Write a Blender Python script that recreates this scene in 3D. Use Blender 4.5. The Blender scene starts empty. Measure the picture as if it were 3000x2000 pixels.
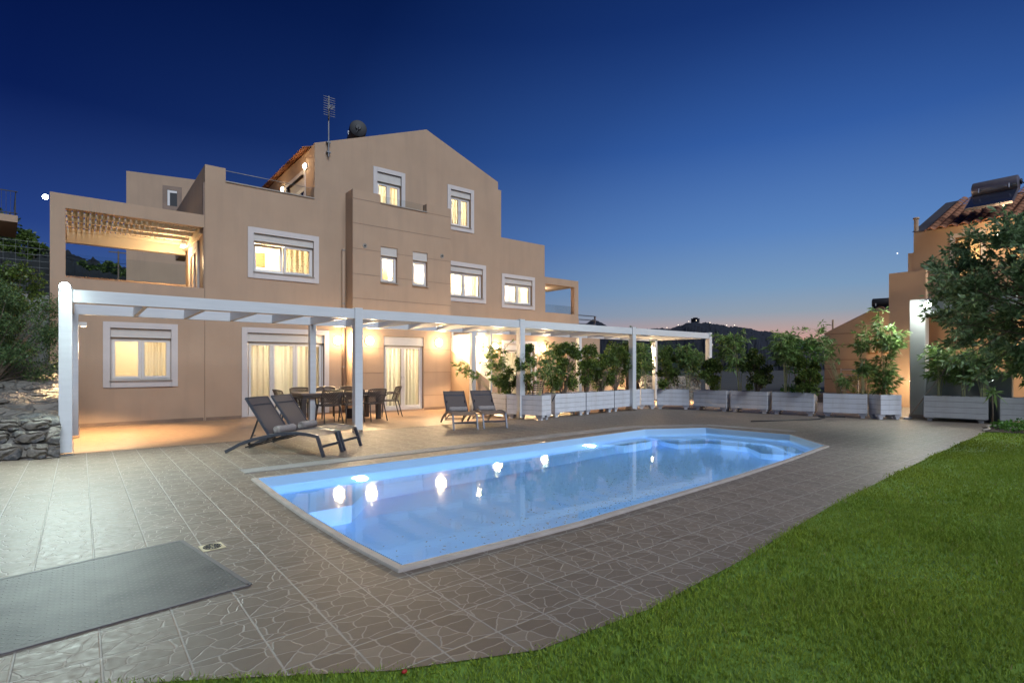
import bpy, bmesh, math, random
import numpy as np
from mathutils import Vector, Matrix
from mathutils.geometry import tessellate_polygon
random.seed(7); rng = np.random.default_rng(7)
S = bpy.context.scene; COL = S.collection
PI = math.pi

# ------------------------------------------------------------------ helpers
class MB:
    """collects shapes into ONE mesh"""
    def __init__(s): s.v=[]; s.f=[]
    def add(s, vs, fs):
        n=len(s.v); s.v+= [tuple(p) for p in vs]; s.f+=[tuple(i+n for i in f) for f in fs]; return s
    def box(s, x0,x1,y0,y1,z0,z1):
        return s.add([(x0,y0,z0),(x1,y0,z0),(x1,y1,z0),(x0,y1,z0),(x0,y0,z1),(x1,y0,z1),(x1,y1,z1),(x0,y1,z1)],
            [(3,2,1,0),(4,5,6,7),(0,1,5,4),(1,2,6,5),(2,3,7,6),(3,0,4,7)])
    def quad(s,a,b,c,d): return s.add([a,b,c,d],[(0,1,2,3)])
    def prism(s, poly, axis, a, b):
        """poly in 2D extruded along axis between a and b ('y': (x,z), 'x': (y,z), 'z': (x,y))"""
        def P(p,t):
            return {'y':(p[0],t,p[1]),'x':(t,p[0],p[1]),'z':(p[0],p[1],t)}[axis]
        n=len(poly); vs=[P(p,a) for p in poly]+[P(p,b) for p in poly]
        fs=[tuple(range(n)),tuple(range(2*n-1,n-1,-1))]+[(i,i+n,(i+1)%n+n,(i+1)%n) for i in range(n)]
        return s.add(vs,fs)
    def tube(s, pts, r, n=8, r2=None, cap=True, flat=None):
        pts=[Vector(p) for p in pts]; m=len(pts); vs=[]; up=None
        for i,p in enumerate(pts):
            d=(pts[min(i+1,m-1)]-pts[max(i-1,0)])
            if d.length<1e-9: d=Vector((0,0,1))
            d.normalize()
            if up is None: up=Vector((0,0,1)) if abs(d.z)<.9 else Vector((1,0,0))
            a=d.cross(up)
            if a.length<1e-6: a=d.cross(Vector((1,0,0)))
            a.normalize(); b=a.cross(d).normalized(); up=b
            rr=r if r2 is None else r+(r2-r)*i/max(1,m-1)
            for k in range(n):
                t=2*PI*k/n+(PI/4 if n==4 else 0)
                ca,cb=math.cos(t)*rr,math.sin(t)*rr
                if flat: ca*=flat[0]; cb*=flat[1]
                vs.append(p+a*ca+b*cb)
        fs=[(i*n+k,i*n+(k+1)%n,(i+1)*n+(k+1)%n,(i+1)*n+k) for i in range(m-1) for k in range(n)]
        if cap: fs+=[tuple(range(n-1,-1,-1)),tuple((m-1)*n+k for k in range(n))]
        return s.add(vs,fs)
    def bar(s,a,b,w,h=None):
        """rectangular bar: w sideways, h upright"""
        h=h or w
        return s.tube([a,b],math.sqrt(.5),4,flat=(w,h))
    def lathe(s, prof, c=(0,0,0), n=20, axis='z'):
        vs=[]
        for r,z in prof:
            for k in range(n):
                t=2*PI*k/n; p=(r*math.cos(t),r*math.sin(t),z)
                if axis=='x': p=(p[2],p[0],p[1])
                if axis=='y': p=(p[0],p[2],p[1])
                vs.append((p[0]+c[0],p[1]+c[1],p[2]+c[2]))
        m=len(prof)
        fs=[(i*n+k,i*n+(k+1)%n,(i+1)*n+(k+1)%n,(i+1)*n+k) for i in range(m-1) for k in range(n)]
        fs+=[tuple(range(n)),tuple((m-1)*n+k for k in range(n))]
        return s.add(vs,fs)
    def sphere(s,c,r,n=12,sc=(1,1,1)):
        prof=[(max(1e-4,math.sin(PI*i/n)),-math.cos(PI*i/n)) for i in range(n+1)]
        b=MB().lathe(prof,n=n*2)
        return s.add([(c[0]+v[0]*r*sc[0],c[1]+v[1]*r*sc[1],c[2]+v[2]*r*sc[2]) for v in b.v],b.f)
    def wall(s, axis, pos, t, a0,a1,z0,z1, holes=()):
        """wall in plane axis=pos, thickness t behind it, with rectangular holes (a0,a1,z0,z1)"""
        A=sorted({a0,a1}|{q for h in holes for q in h[:2] if a0<q<a1}); Z=sorted({z0,z1}|{q for h in holes for q in h[2:] if z0<q<z1})
        solid=lambda i,j: 0<=i<len(A)-1 and 0<=j<len(Z)-1 and not any(h[0]<(A[i]+A[i+1])/2<h[1] and h[2]<(Z[j]+Z[j+1])/2<h[3] for h in holes)
        P=(lambda a,z,d:(a,pos+d*t,z)) if axis=='y' else (lambda a,z,d:(pos+d*t,a,z))
        for i in range(len(A)-1):
            for j in range(len(Z)-1):
                if not solid(i,j): continue
                l,r,b,u=A[i],A[i+1],Z[j],Z[j+1]
                s.quad(P(l,b,0),P(r,b,0),P(r,u,0),P(l,u,0)); s.quad(P(l,b,1),P(l,u,1),P(r,u,1),P(r,b,1))
                if not solid(i-1,j): s.quad(P(l,b,1),P(l,b,0),P(l,u,0),P(l,u,1))
                if not solid(i+1,j): s.quad(P(r,b,0),P(r,b,1),P(r,u,1),P(r,u,0))
                if not solid(i,j-1): s.quad(P(l,b,0),P(l,b,1),P(r,b,1),P(r,b,0))
                if not solid(i,j+1): s.quad(P(l,u,0),P(r,u,0),P(r,u,1),P(l,u,1))
        return s
    def build(s, name, m, parent=None, smooth=False, bevel=0, loc=None):
        me=bpy.data.meshes.new(name); me.from_pydata(s.v,[],s.f)
        bm=bmesh.new(); bm.from_mesh(me); bmesh.ops.remove_doubles(bm,verts=bm.verts,dist=1e-5)
        bmesh.ops.recalc_face_normals(bm,faces=bm.faces); bm.to_mesh(me); bm.free()
        return link(name,me,m,parent,smooth,bevel,loc)
def link(name, me, m, parent=None, smooth=False, bevel=0, loc=None):
    if m is not None: me.materials.append(m)
    if smooth:
        me.shade_smooth()
        if smooth=='auto': me.set_sharp_from_angle(angle=math.radians(40))
    o=bpy.data.objects.new(name,me); COL.objects.link(o)
    if parent: o.parent=parent
    if loc: o.location=loc
    if bevel:
        b=o.modifiers.new('bevel','BEVEL'); b.width=bevel; b.segments=2; b.limit_method='ANGLE'; b.angle_limit=math.radians(50)
    return o
def tag(o,label=None,cat=None,group=None,kind=None):
    if label: o['label']=label
    if cat: o['category']=cat
    if group: o['group']=group
    if kind: o['kind']=kind
    return o
def thing(name,label,cat,loc=(0,0,0),rz=0,group=None):
    o=bpy.data.objects.new(name,None); COL.objects.link(o); o.location=loc; o.rotation_euler=(0,0,rz)
    o.empty_display_size=.2
    return tag(o,label,cat,group)
def dup(root,loc,rz,label=None):
    r=root.copy(); COL.objects.link(r); r.location=loc; r.rotation_euler=(0,0,rz)
    if label: r['label']=label
    for ch in list(root.children):
        c=ch.copy(); COL.objects.link(c); c.parent=r
        for g in list(ch.children):
            d=g.copy(); COL.objects.link(d); d.parent=c
    return r
def npmesh(name, verts, nper, m, parent=None, smooth=False, loc=None):
    """verts (N,nper,3): N separate n-gons as one mesh"""
    N=len(verts); me=bpy.data.meshes.new(name)
    me.vertices.add(N*nper); me.vertices.foreach_set('co',np.ascontiguousarray(verts,dtype=np.float32).ravel())
    me.loops.add(N*nper); me.loops.foreach_set('vertex_index',np.arange(N*nper,dtype=np.int32))
    me.polygons.add(N); me.polygons.foreach_set('loop_start',np.arange(0,N*nper,nper,dtype=np.int32))
    me.polygons.foreach_set('loop_total',np.full(N,nper,dtype=np.int32))
    a=me.attributes.new('rnd','FLOAT','FACE'); a.data.foreach_set('value',rng.random(N).astype(np.float32))
    me.update(calc_edges=True); me.validate()
    return link(name,me,m,parent,smooth,0,loc)

# ------------------------------------------------------------------ materials
def newmat(name):
    m=bpy.data.materials.new(name); m.use_nodes=True; nt=m.node_tree; nt.nodes.clear()
    out=nt.nodes.new('ShaderNodeOutputMaterial')
    return m,nt,out
def N(nt,t,**kw):
    n=nt.nodes.new(t)
    for k,v in kw.items():
        if k in n.inputs: n.inputs[k].default_value=v
        else: setattr(n,k,v)
    return n
def L(nt,a,b): nt.links.new(a,b)
def ramp(nt,fac,stops):
    r=nt.nodes.new('ShaderNodeValToRGB'); e=r.color_ramp.elements
    while len(e)<len(stops): e.new(.5)
    for q,(p,c) in zip(e,stops): q.position=p; q.color=(*c,1)
    L(nt,fac,r.inputs[0]); return r.outputs[0]
def math_(nt,op,a,b=None,c=None):
    n=nt.nodes.new('ShaderNodeMath'); n.operation=op
    for i,x in enumerate((a,b,c)):
        if x is None: continue
        if isinstance(x,(int,float)): n.inputs[i].default_value=x
        else: L(nt,x,n.inputs[i])
    return n.outputs[0]
def mix(nt,f,a,b):
    n=nt.nodes.new('ShaderNodeMix'); n.data_type='RGBA'
    for i,x in ((0,f),(6,a),(7,b)):
        if isinstance(x,(int,float)): n.inputs[i].default_value=x
        elif isinstance(x,tuple): n.inputs[i].default_value=(*x,1)
        else: L(nt,x,n.inputs[i])
    return n.outputs[2]
def mat(name,c,rough=.6,metal=0,var=.12,scale=6,bump=0,bscale=60,spec=.5,coat=0,c2=None,stretch=None):
    m,nt,out=newmat(name); p=N(nt,'ShaderNodeBsdfPrincipled',Roughness=rough,Metallic=metal)
    p.inputs['Specular IOR Level'].default_value=spec; p.inputs['Coat Weight'].default_value=coat
    tc=N(nt,'ShaderNodeTexCoord'); co=tc.outputs['Object']
    if stretch:
        mp=N(nt,'ShaderNodeMapping'); mp.inputs['Scale'].default_value=stretch; L(nt,co,mp.inputs[0]); co=mp.outputs[0]
    nz=N(nt,'ShaderNodeTexNoise',Scale=scale,Detail=5.0); L(nt,co,nz.inputs['Vector'])
    lo=c2 or tuple(x*(1-var) for x in c); hi=tuple(min(1,x*(1+var)) for x in c)
    L(nt,ramp(nt,nz.outputs[0],[(.3,lo),(.7,hi)]),p.inputs['Base Color'])
    if bump:
        b2=N(nt,'ShaderNodeTexNoise',Scale=bscale,Detail=4.0); L(nt,tc.outputs['Object'],b2.inputs['Vector'])
        b=N(nt,'ShaderNodeBump',Strength=bump,Distance=.01); L(nt,b2.outputs[0],b.inputs['Height']); L(nt,b.outputs[0],p.inputs['Normal'])
    L(nt,p.outputs[0],out.inputs[0]); return m
def emit(name,c,s):
    m,nt,out=newmat(name); e=N(nt,'ShaderNodeEmission',Strength=s); e.inputs[0].default_value=(*c,1)
    L(nt,e.outputs[0],out.inputs[0]); return m
def leafmat(name,c1,c2,tr=.35,rough=.45,patch=False):
    m,nt,out=newmat(name); a=N(nt,'ShaderNodeAttribute',attribute_name='rnd')
    col=ramp(nt,a.outputs['Fac'],[(0,c1),(.75,c2),(1,tuple(min(1,x*1.5) for x in c2))])
    if patch:
        g=N(nt,'ShaderNodeTexCoord'); n1=N(nt,'ShaderNodeTexNoise',Scale=1.6,Detail=4.0); L(nt,g.outputs['Object'],n1.inputs['Vector'])
        col=mix(nt,ramp(nt,n1.outputs[0],[(.42,(0,0,0)),(.68,(.6,.6,.6))]),col,(.22,.31,.045))
        n2=N(nt,'ShaderNodeTexNoise',Scale=.55,Detail=3.0); L(nt,g.outputs['Object'],n2.inputs['Vector'])
        col=mix(nt,ramp(nt,n2.outputs[0],[(.40,(0,0,0)),(.62,(.45,.45,.45))]),col,(.12,.23,.022))
        col=mix(nt,ramp(nt,a.outputs['Fac'],[(.985,(0,0,0)),(.988,(1,1,1))]),col,(.30,.27,.11))
    p=N(nt,'ShaderNodeBsdfPrincipled',Roughness=rough); p.inputs['Specular IOR Level'].default_value=.4; L(nt,col,p.inputs['Base Color'])
    t=N(nt,'ShaderNodeBsdfTranslucent'); L(nt,col,t.inputs[0])
    mx=N(nt,'ShaderNodeMixShader'); mx.inputs[0].default_value=tr
    L(nt,p.outputs[0],mx.inputs[1]); L(nt,t.outputs[0],mx.inputs[2]); L(nt,mx.outputs[0],out.inputs[0]); return m
M={}
M['stucco']=mat('peach_stucco',(.42,.292,.20),.85,var=.05,scale=1.3,bump=.25,bscale=140)
M['stucco_band']=mat('stone_coping',(.42,.36,.30),.7)
def weather(m,amt=.16):
    nt=m.node_tree; p=[n for n in nt.nodes if n.type=='BSDF_PRINCIPLED'][0]; src=p.inputs['Base Color'].links[0].from_socket
    tc=N(nt,'ShaderNodeTexCoord'); mp=N(nt,'ShaderNodeMapping'); mp.inputs['Scale'].default_value=(2.2,2.2,.22); L(nt,tc.outputs['Object'],mp.inputs[0])
    nz=N(nt,'ShaderNodeTexNoise',Scale=1.6,Detail=7.0,Roughness=.65); L(nt,mp.outputs[0],nz.inputs['Vector'])
    L(nt,mix(nt,ramp(nt,nz.outputs[0],[(.48,(0,0,0)),(.72,(amt*2.2,)*3)]),src,(.31,.225,.165)),p.inputs['Base Color'])
weather(M['stucco'])
M['stucco2']=mat('ochre_stucco',(.48,.345,.24),.85,var=.06,scale=1.1,bump=.25,bscale=120)
M['plinth']=mat('plinth_tile',(.22,.145,.10),.5,var=.15,scale=3)
M['white']=mat('white_painted_wood',(.62,.635,.65),.38,var=.04,scale=3,bump=.12,bscale=25,stretch=(.6,.6,5))
M['trim']=mat('white_render_trim',(.57,.52,.50),.7,var=.03)
M['frame']=mat('white_window_frame',(.72,.68,.64),.4,var=.02)
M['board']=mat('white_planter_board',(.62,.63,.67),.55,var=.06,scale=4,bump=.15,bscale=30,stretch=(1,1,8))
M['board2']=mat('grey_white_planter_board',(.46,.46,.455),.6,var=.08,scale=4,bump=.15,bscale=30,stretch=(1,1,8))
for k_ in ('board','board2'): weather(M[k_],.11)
M['soil']=mat('potting_soil',(.05,.035,.025),.95,var=.4,scale=30,bump=.6,bscale=40)
M['metal']=mat('anthracite_aluminium',(.07,.075,.095),.38,.5,var=.08)
M['sling']=mat('taupe_sling_mesh',(.15,.11,.09),.7,var=.08,scale=200,bump=.3,bscale=500)
M['sling2']=mat('taupe_back_mesh',(.10,.078,.072),.72,var=.08,scale=200,bump=.3,bscale=500)
M['towel']=mat('grey_terry_towel',(.30,.265,.25),.95,var=.12,scale=25,bump=.9,bscale=170)
M['plastic']=mat('dark_brown_resin',(.055,.045,.04),.45,var=.06)
M['tabletop']=mat('table_slab',(.16,.13,.115),.35,var=.08)
M['steel']=mat('galvanised_steel',(.55,.55,.55),.35,1,var=.1)
M['darkmetal']=mat('dark_metal',(.05,.05,.055),.4,.6,var=.1)
M['tank']=mat('heater_tank_metal',(.22,.20,.22),.35,.5,var=.1)
M['blacktank']=mat('black_tank',(.010,.010,.013),.6,0,var=.1)
M['brass']=mat('brass_grate',(.58,.50,.32),.5,.2,var=.1)
M['black']=mat('black_rubber',(.015,.015,.018),.5)
M['bark']=mat('bark',(.16,.12,.085),.85,var=.3,scale=12,bump=.6,bscale=30)
M['culm']=mat('bamboo_culm',(.40,.39,.20),.5,var=.25,scale=8)
M['concrete']=mat('grey_concrete',(.26,.265,.25),.8,var=.1,scale=2,bump=.2)
M['portal']=mat('white_rendered_portal',(.46,.47,.465),.75,var=.05,scale=2,bump=.2)
M['room']=mat('cream_room_wall',(.80,.72,.58),.8,var=.02)
M['wood']=mat('brown_wood',(.28,.15,.06),.5,var=.2,scale=5,stretch=(1,8,8))
M['pergola_cream']=mat('cream_painted_wood',(.74,.64,.48),.5,var=.05,scale=3)
M['grating']=mat('worn_plastic_grating',(.28,.26,.245),.7,var=.1,scale=3)
M['darkcap']=mat('dark_slate_coping',(.05,.045,.055),.9)
M['wire']=mat('dull_wire',(.25,.26,.26),.6,.3)
M['aerial']=mat('weathered_aerial',(.22,.22,.23),.5,.4)
M['hatchrim']=mat('dark_hatch_rim',(.10,.09,.095),.7)
M['shutter']=mat('cream_shutter_box',(.56,.52,.48),.5,var=.03)
M['earth']=mat('dark_earth',(.05,.045,.035),.95,var=.3,scale=.6,bump=.4,bscale=3)
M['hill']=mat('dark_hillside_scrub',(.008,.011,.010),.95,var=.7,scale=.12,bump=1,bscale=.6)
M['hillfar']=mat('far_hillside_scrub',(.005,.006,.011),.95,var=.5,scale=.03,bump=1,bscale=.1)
M['stonecap']=mat('pale_coping',(.32,.28,.24),.55,var=.08,scale=5,bump=.1)
M['coping']=mat('pool_coping_stone',(.36,.31,.28),.7,var=.1,scale=7,bump=.15,bscale=80)
M['red']=mat('red_petal',(.35,.02,.015),.5)
M['pink']=mat('pink_petals',(.55,.04,.22),.5)
M['leaf_bamboo']=leafmat('bamboo_leaf',(.10,.17,.05),(.19,.30,.09))
M['leaf_bush']=leafmat('laurel_leaf',(.06,.095,.022),(.135,.20,.045),.38,.38)
M['leaf_olive']=leafmat('olive_leaf',(.085,.14,.065),(.20,.29,.135),.3,.45)
M['leaf_shrub']=leafmat('shrub_leaf',(.05,.10,.04),(.12,.19,.07),.3)
M['leaf_bright']=leafmat('ground_cover_leaf',(.05,.13,.02),(.10,.24,.04),.3)
M['grass']=leafmat('lawn_grass',(.168,.235,.021),(.25,.33,.037),.35,.65,True)
M['fallen']=mat('dry_leaf',(.10,.06,.03),.7)
# water-clear window glass
def glass(k=1.):
    m,nt,out=newmat('window_glass'); tr=N(nt,'ShaderNodeBsdfTransparent'); tr.inputs[0].default_value=(.94,.96,.95,1)
    g=N(nt,'ShaderNodeBsdfGlossy',Roughness=.02); f=N(nt,'ShaderNodeFresnel',IOR=1.45)
    mx=N(nt,'ShaderNodeMixShader'); L(nt,math_(nt,'MULTIPLY',f.outputs[0],k),mx.inputs[0]); L(nt,tr.outputs[0],mx.inputs[1]); L(nt,g.outputs[0],mx.inputs[2])
    L(nt,mx.outputs[0],out.inputs[0]); return m
M['glass']=glass()
M['rail']=glass(.22)
def cloth(name,c,tr,pattern=False):
    m,nt,out=newmat(name); d=N(nt,'ShaderNodeBsdfDiffuse'); t=N(nt,'ShaderNodeBsdfTranslucent'); mx=N(nt,'ShaderNodeMixShader')
    mx.inputs[0].default_value=tr
    for n in (d,t): n.inputs[0].default_value=(*c,1)
    if pattern:
        tc=N(nt,'ShaderNodeTexCoord'); vo=N(nt,'ShaderNodeTexVoronoi',Scale=14.0); L(nt,tc.outputs['Object'],vo.inputs[0])
        col=ramp(nt,vo.outputs[0],[(.12,(.38,.24,.10)),(.3,c)])
        for n in (d,t): L(nt,col,n.inputs[0])
    L(nt,d.outputs[0],mx.inputs[1]); L(nt,t.outputs[0],mx.inputs[2]); L(nt,mx.outputs[0],out.inputs[0]); return m
M['curtain']=cloth('sheer_cream_curtain',(.88,.83,.70),.6)
M['curtain2']=cloth('patterned_curtain',(.85,.74,.52),.5,True)
# tiled deck: 33 cm tiles printed with crazy paving
def decktile():
    m,nt,out=newmat('crazy_paving_tile'); p=N(nt,'ShaderNodeBsdfPrincipled')
    tc=N(nt,'ShaderNodeTexCoord'); sx=N(nt,'ShaderNodeSeparateXYZ'); L(nt,tc.outputs['Object'],sx.inputs[0])
    u=math_(nt,'DIVIDE',math_(nt,'SUBTRACT',sx.outputs[0],1.735-.333*40),.3333); v=math_(nt,'DIVIDE',math_(nt,'SUBTRACT',sx.outputs[1],2.96-.333*40),.3333)
    fu,fv=math_(nt,'FRACT',u),math_(nt,'FRACT',v); iu,iv=math_(nt,'FLOOR',u),math_(nt,'FLOOR',v)
    idv=N(nt,'ShaderNodeCombineXYZ'); L(nt,iu,idv.inputs[0]); L(nt,iv,idv.inputs[1])
    wn=N(nt,'ShaderNodeTexWhiteNoise'); L(nt,idv.outputs[0],wn.inputs['Vector'])
    var=math_(nt,'FLOOR',math_(nt,'MULTIPLY',wn.outputs['Value'],3.99))          # four prints of tile
    cu=N(nt,'ShaderNodeCombineXYZ'); L(nt,math_(nt,'ADD',fu,math_(nt,'MULTIPLY',var,7.3)),cu.inputs[0]); L(nt,math_(nt,'ADD',fv,math_(nt,'MULTIPLY',var,3.1)),cu.inputs[1])
    ds=N(nt,'ShaderNodeTexNoise',Scale=3.0,Detail=2.0); L(nt,cu.outputs[0],ds.inputs['Vector'])
    vm=N(nt,'ShaderNodeVectorMath',operation='MULTIPLY_ADD'); L(nt,ds.outputs['Color'],vm.inputs[0]); vm.inputs[1].default_value=(.14,.14,0); L(nt,cu.outputs[0],vm.inputs[2])
    mp=N(nt,'ShaderNodeMapping'); mp.inputs['Scale'].default_value=(1.0,1.25,1); L(nt,vm.outputs[0],mp.inputs[0])
    ve=N(nt,'ShaderNodeTexVoronoi',voronoi_dimensions='2D',feature='DISTANCE_TO_EDGE',Scale=2.5); L(nt,mp.outputs[0],ve.inputs['Vector'])
    vc=N(nt,'ShaderNodeTexVoronoi',voronoi_dimensions='2D',Scale=2.5); L(nt,mp.outputs[0],vc.inputs['Vector'])
    cell=N(nt,'ShaderNodeSeparateXYZ'); L(nt,vc.outputs['Color'],cell.inputs[0])
    stone=ramp(nt,cell.outputs[0],[(0,(.120,.087,.063)),(.5,(.153,.114,.084)),(1,(.19,.15,.115))])
    nz=N(nt,'ShaderNodeTexNoise',Scale=22.0,Detail=6.0); L(nt,tc.outputs['Object'],nz.inputs['Vector'])
    wn2=N(nt,'ShaderNodeTexWhiteNoise'); vm2=N(nt,'ShaderNodeVectorMath',operation='ADD'); L(nt,idv.outputs[0],vm2.inputs[0]); vm2.inputs[1].default_value=(17.3,5.1,2.); L(nt,vm2.outputs[0],wn2.inputs['Vector'])
    stone=mix(nt,math_(nt,'MULTIPLY',wn2.outputs['Value'],.42),stone,(.09,.07,.055))
    stone=mix(nt,math_(nt,'MULTIPLY',nz.outputs[0],.5),stone,(.205,.16,.125))
    big=N(nt,'ShaderNodeTexNoise',Scale=.7,Detail=4.0); L(nt,tc.outputs['Object'],big.inputs['Vector'])
    stone=mix(nt,ramp(nt,big.outputs[0],[(.4,(0,0,0)),(.7,(.35,.35,.35))]),stone,(.17,.14,.115))
    line=ramp(nt,ve.outputs[0],[(.012,(1,1,1)),(.045,(0,0,0))])
    edge=math_(nt,'MINIMUM',math_(nt,'MINIMUM',fu,math_(nt,'SUBTRACT',1.0,fu)),math_(nt,'MINIMUM',fv,math_(nt,'SUBTRACT',1.0,fv)))
    gr=ramp(nt,edge,[(.010,(1,1,1)),(.020,(0,0,0))])
    c1=mix(nt,math_(nt,'MULTIPLY',line,.75),stone,(.31,.265,.225)); c2=mix(nt,gr,c1,(.28,.25,.22))
    p.inputs['Specular IOR Level'].default_value=.3
    L(nt,c2,p.inputs['Base Color'])
    rr=ramp(nt,nz.outputs[0],[(.3,(.50,.50,.50)),(.7,(.68,.68,.68))]); L(nt,rr,p.inputs['Roughness'])
    h1=math_(nt,'SUBTRACT',math_(nt,'MULTIPLY',line,-.5),math_(nt,'MULTIPLY',gr,1.2))
    h=math_(nt,'ADD',h1,math_(nt,'MULTIPLY',nz.outputs[0],.55))
    b=N(nt,'ShaderNodeBump',Strength=.55,Distance=.006); L(nt,h,b.inputs['Height']); L(nt,b.outputs[0],p.inputs['Normal'])
    L(nt,p.outputs[0],out.inputs[0]); return m
M['deck']=decktile()
def plain_tile():
    m,nt,out=newmat('plain_terrace_tile'); p=N(nt,'ShaderNodeBsdfPrincipled',Roughness=.42)
    tc=N(nt,'ShaderNodeTexCoord'); sx=N(nt,'ShaderNodeSeparateXYZ'); L(nt,tc.outputs['Object'],sx.inputs[0])
    fu=math_(nt,'FRACT',math_(nt,'DIVIDE',math_(nt,'ADD',sx.outputs[0],20),.3333)); fv=math_(nt,'FRACT',math_(nt,'DIVIDE',math_(nt,'ADD',sx.outputs[1],20),.3333))
    edge=math_(nt,'MINIMUM',math_(nt,'MINIMUM',fu,math_(nt,'SUBTRACT',1.0,fu)),math_(nt,'MINIMUM',fv,math_(nt,'SUBTRACT',1.0,fv)))
    gr=ramp(nt,edge,[(.010,(1,1,1)),(.022,(0,0,0))])
    nz=N(nt,'ShaderNodeTexNoise',Scale=7.0,Detail=6.0); L(nt,tc.outputs['Object'],nz.inputs['Vector'])
    st=ramp(nt,nz.outputs[0],[(.3,(.285,.175,.10)),(.7,(.365,.23,.135))])
    L(nt,mix(nt,math_(nt,'MULTIPLY',gr,.35),st,(.22,.17,.13)),p.inputs['Base Color'])
    b=N(nt,'ShaderNodeBump',Strength=.3,Distance=.004); L(nt,math_(nt,'SUBTRACT',math_(nt,'MULTIPLY',nz.outputs[0],.4),gr),b.inputs['Height']); L(nt,b.outputs[0],p.inputs['Normal'])
    L(nt,p.outputs[0],out.inputs[0]); return m
M['terrace']=plain_tile()
def stonewall():
    m,nt,out=newmat('rubble_stone'); p=N(nt,'ShaderNodeBsdfPrincipled',Roughness=.85)
    tc=N(nt,'ShaderNodeTexCoord'); nz=N(nt,'ShaderNodeTexNoise',Scale=2.5,Detail=3.0); L(nt,tc.outputs['Object'],nz.inputs['Vector'])
    vm=N(nt,'ShaderNodeVectorMath',operation='MULTIPLY_ADD'); L(nt,nz.outputs['Color'],vm.inputs[0]); vm.inputs[1].default_value=(.25,.25,.25); L(nt,tc.outputs['Object'],vm.inputs[2])
    mp=N(nt,'ShaderNodeMapping'); mp.inputs['Scale'].default_value=(1,1,1.9); L(nt,vm.outputs[0],mp.inputs[0])
    ve=N(nt,'ShaderNodeTexVoronoi',feature='DISTANCE_TO_EDGE',Scale=3.6); L(nt,mp.outputs[0],ve.inputs['Vector'])
    vc=N(nt,'ShaderNodeTexVoronoi',Scale=3.6); L(nt,mp.outputs[0],vc.inputs['Vector'])
    cell=N(nt,'ShaderNodeSeparateXYZ'); L(nt,vc.outputs['Color'],cell.inputs[0])
    st=ramp(nt,cell.outputs[0],[(0,(.065,.07,.075)),(.4,(.14,.134,.12)),(.75,(.20,.18,.15)),(1,(.27,.245,.21))])
    n2=N(nt,'ShaderNodeTexNoise',Scale=14.0,Detail=6.0); L(nt,tc.outputs['Object'],n2.inputs['Vector'])
    st=mix(nt,ramp(nt,n2.outputs[0],[(.45,(0,0,0)),(.7,(.6,.6,.6))]),st,(.32,.29,.25))
    mo=ramp(nt,ve.outputs[0],[(.01,(1,1,1)),(.055,(0,0,0))]); L(nt,mix(nt,mo,st,(.19,.165,.135)),p.inputs['Base Color'])
    h=math_(nt,'ADD',ramp(nt,ve.outputs[0],[(0,(0,0,0)),(.15,(1,1,1))]),math_(nt,'MULTIPLY',n2.outputs[0],.6))
    b=N(nt,'ShaderNodeBump',Strength=.9,Distance=.05); L(nt,h,b.inputs['Height']); L(nt,b.outputs[0],p.inputs['Normal'])
    L(nt,p.outputs[0],out.inputs[0]); return m
M['rubble']=stonewall()
def rooftile():
    m,nt,out=newmat('terracotta_tile'); p=N(nt,'ShaderNodeBsdfPrincipled',Roughness=.7)
    tc=N(nt,'ShaderNodeTexCoord'); nz=N(nt,'ShaderNodeTexNoise',Scale=5.0,Detail=4.0); L(nt,tc.outputs['Object'],nz.inputs['Vector'])
    L(nt,ramp(nt,nz.outputs[0],[(.3,(.20,.075,.035)),(.7,(.36,.15,.07))]),p.inputs['Base Color']); L(nt,p.outputs[0],out.inputs[0]); return m
M['rooftile']=rooftile()
def plate():
    m,nt,out=newmat('tread_plate'); p=N(nt,'ShaderNodeBsdfPrincipled',Roughness=.6,Metallic=.0); p.inputs['Specular IOR Level'].default_value=.16
    tc=N(nt,'ShaderNodeTexCoord'); mp=N(nt,'ShaderNodeMapping'); mp.inputs['Rotation'].default_value=(0,0,PI/4); mp.inputs['Scale'].default_value=(25,25,1); L(nt,tc.outputs['Object'],mp.inputs[0])
    sx=N(nt,'ShaderNodeSeparateXYZ'); L(nt,mp.outputs[0],sx.inputs[0])
    par=math_(nt,'MODULO',math_(nt,'ADD',math_(nt,'FLOOR',sx.outputs[0]),math_(nt,'ADD',math_(nt,'FLOOR',sx.outputs[1]),1000.)),2.)
    fx=math_(nt,'ABSOLUTE',math_(nt,'SUBTRACT',math_(nt,'FRACT',sx.outputs[0]),.5)); fy=math_(nt,'ABSOLUTE',math_(nt,'SUBTRACT',math_(nt,'FRACT',sx.outputs[1]),.5))
    a=math_(nt,'ADD',math_(nt,'MULTIPLY',fx,math_(nt,'ADD',math_(nt,'MULTIPLY',par,4.),2.1)),math_(nt,'MULTIPLY',fy,math_(nt,'SUBTRACT',6.1,math_(nt,'MULTIPLY',par,4.))))
    hgt=ramp(nt,a,[(.55,(1,1,1)),(1.0,(0,0,0))])
    nz=N(nt,'ShaderNodeTexNoise',Scale=3.0,Detail=5.0); L(nt,tc.outputs['Object'],nz.inputs['Vector'])
    base=ramp(nt,nz.outputs[0],[(.3,(.055,.055,.058)),(.7,(.11,.108,.105))]); L(nt,mix(nt,math_(nt,'MULTIPLY',hgt,.4),base,(.19,.187,.183)),p.inputs['Base Color'])
    b=N(nt,'ShaderNodeBump',Strength=1.0,Distance=.006); L(nt,hgt,b.inputs['Height']); L(nt,b.outputs[0],p.inputs['Normal'])
    L(nt,p.outputs[0],out.inputs[0]); return m
M['plate']=plate()
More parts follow.
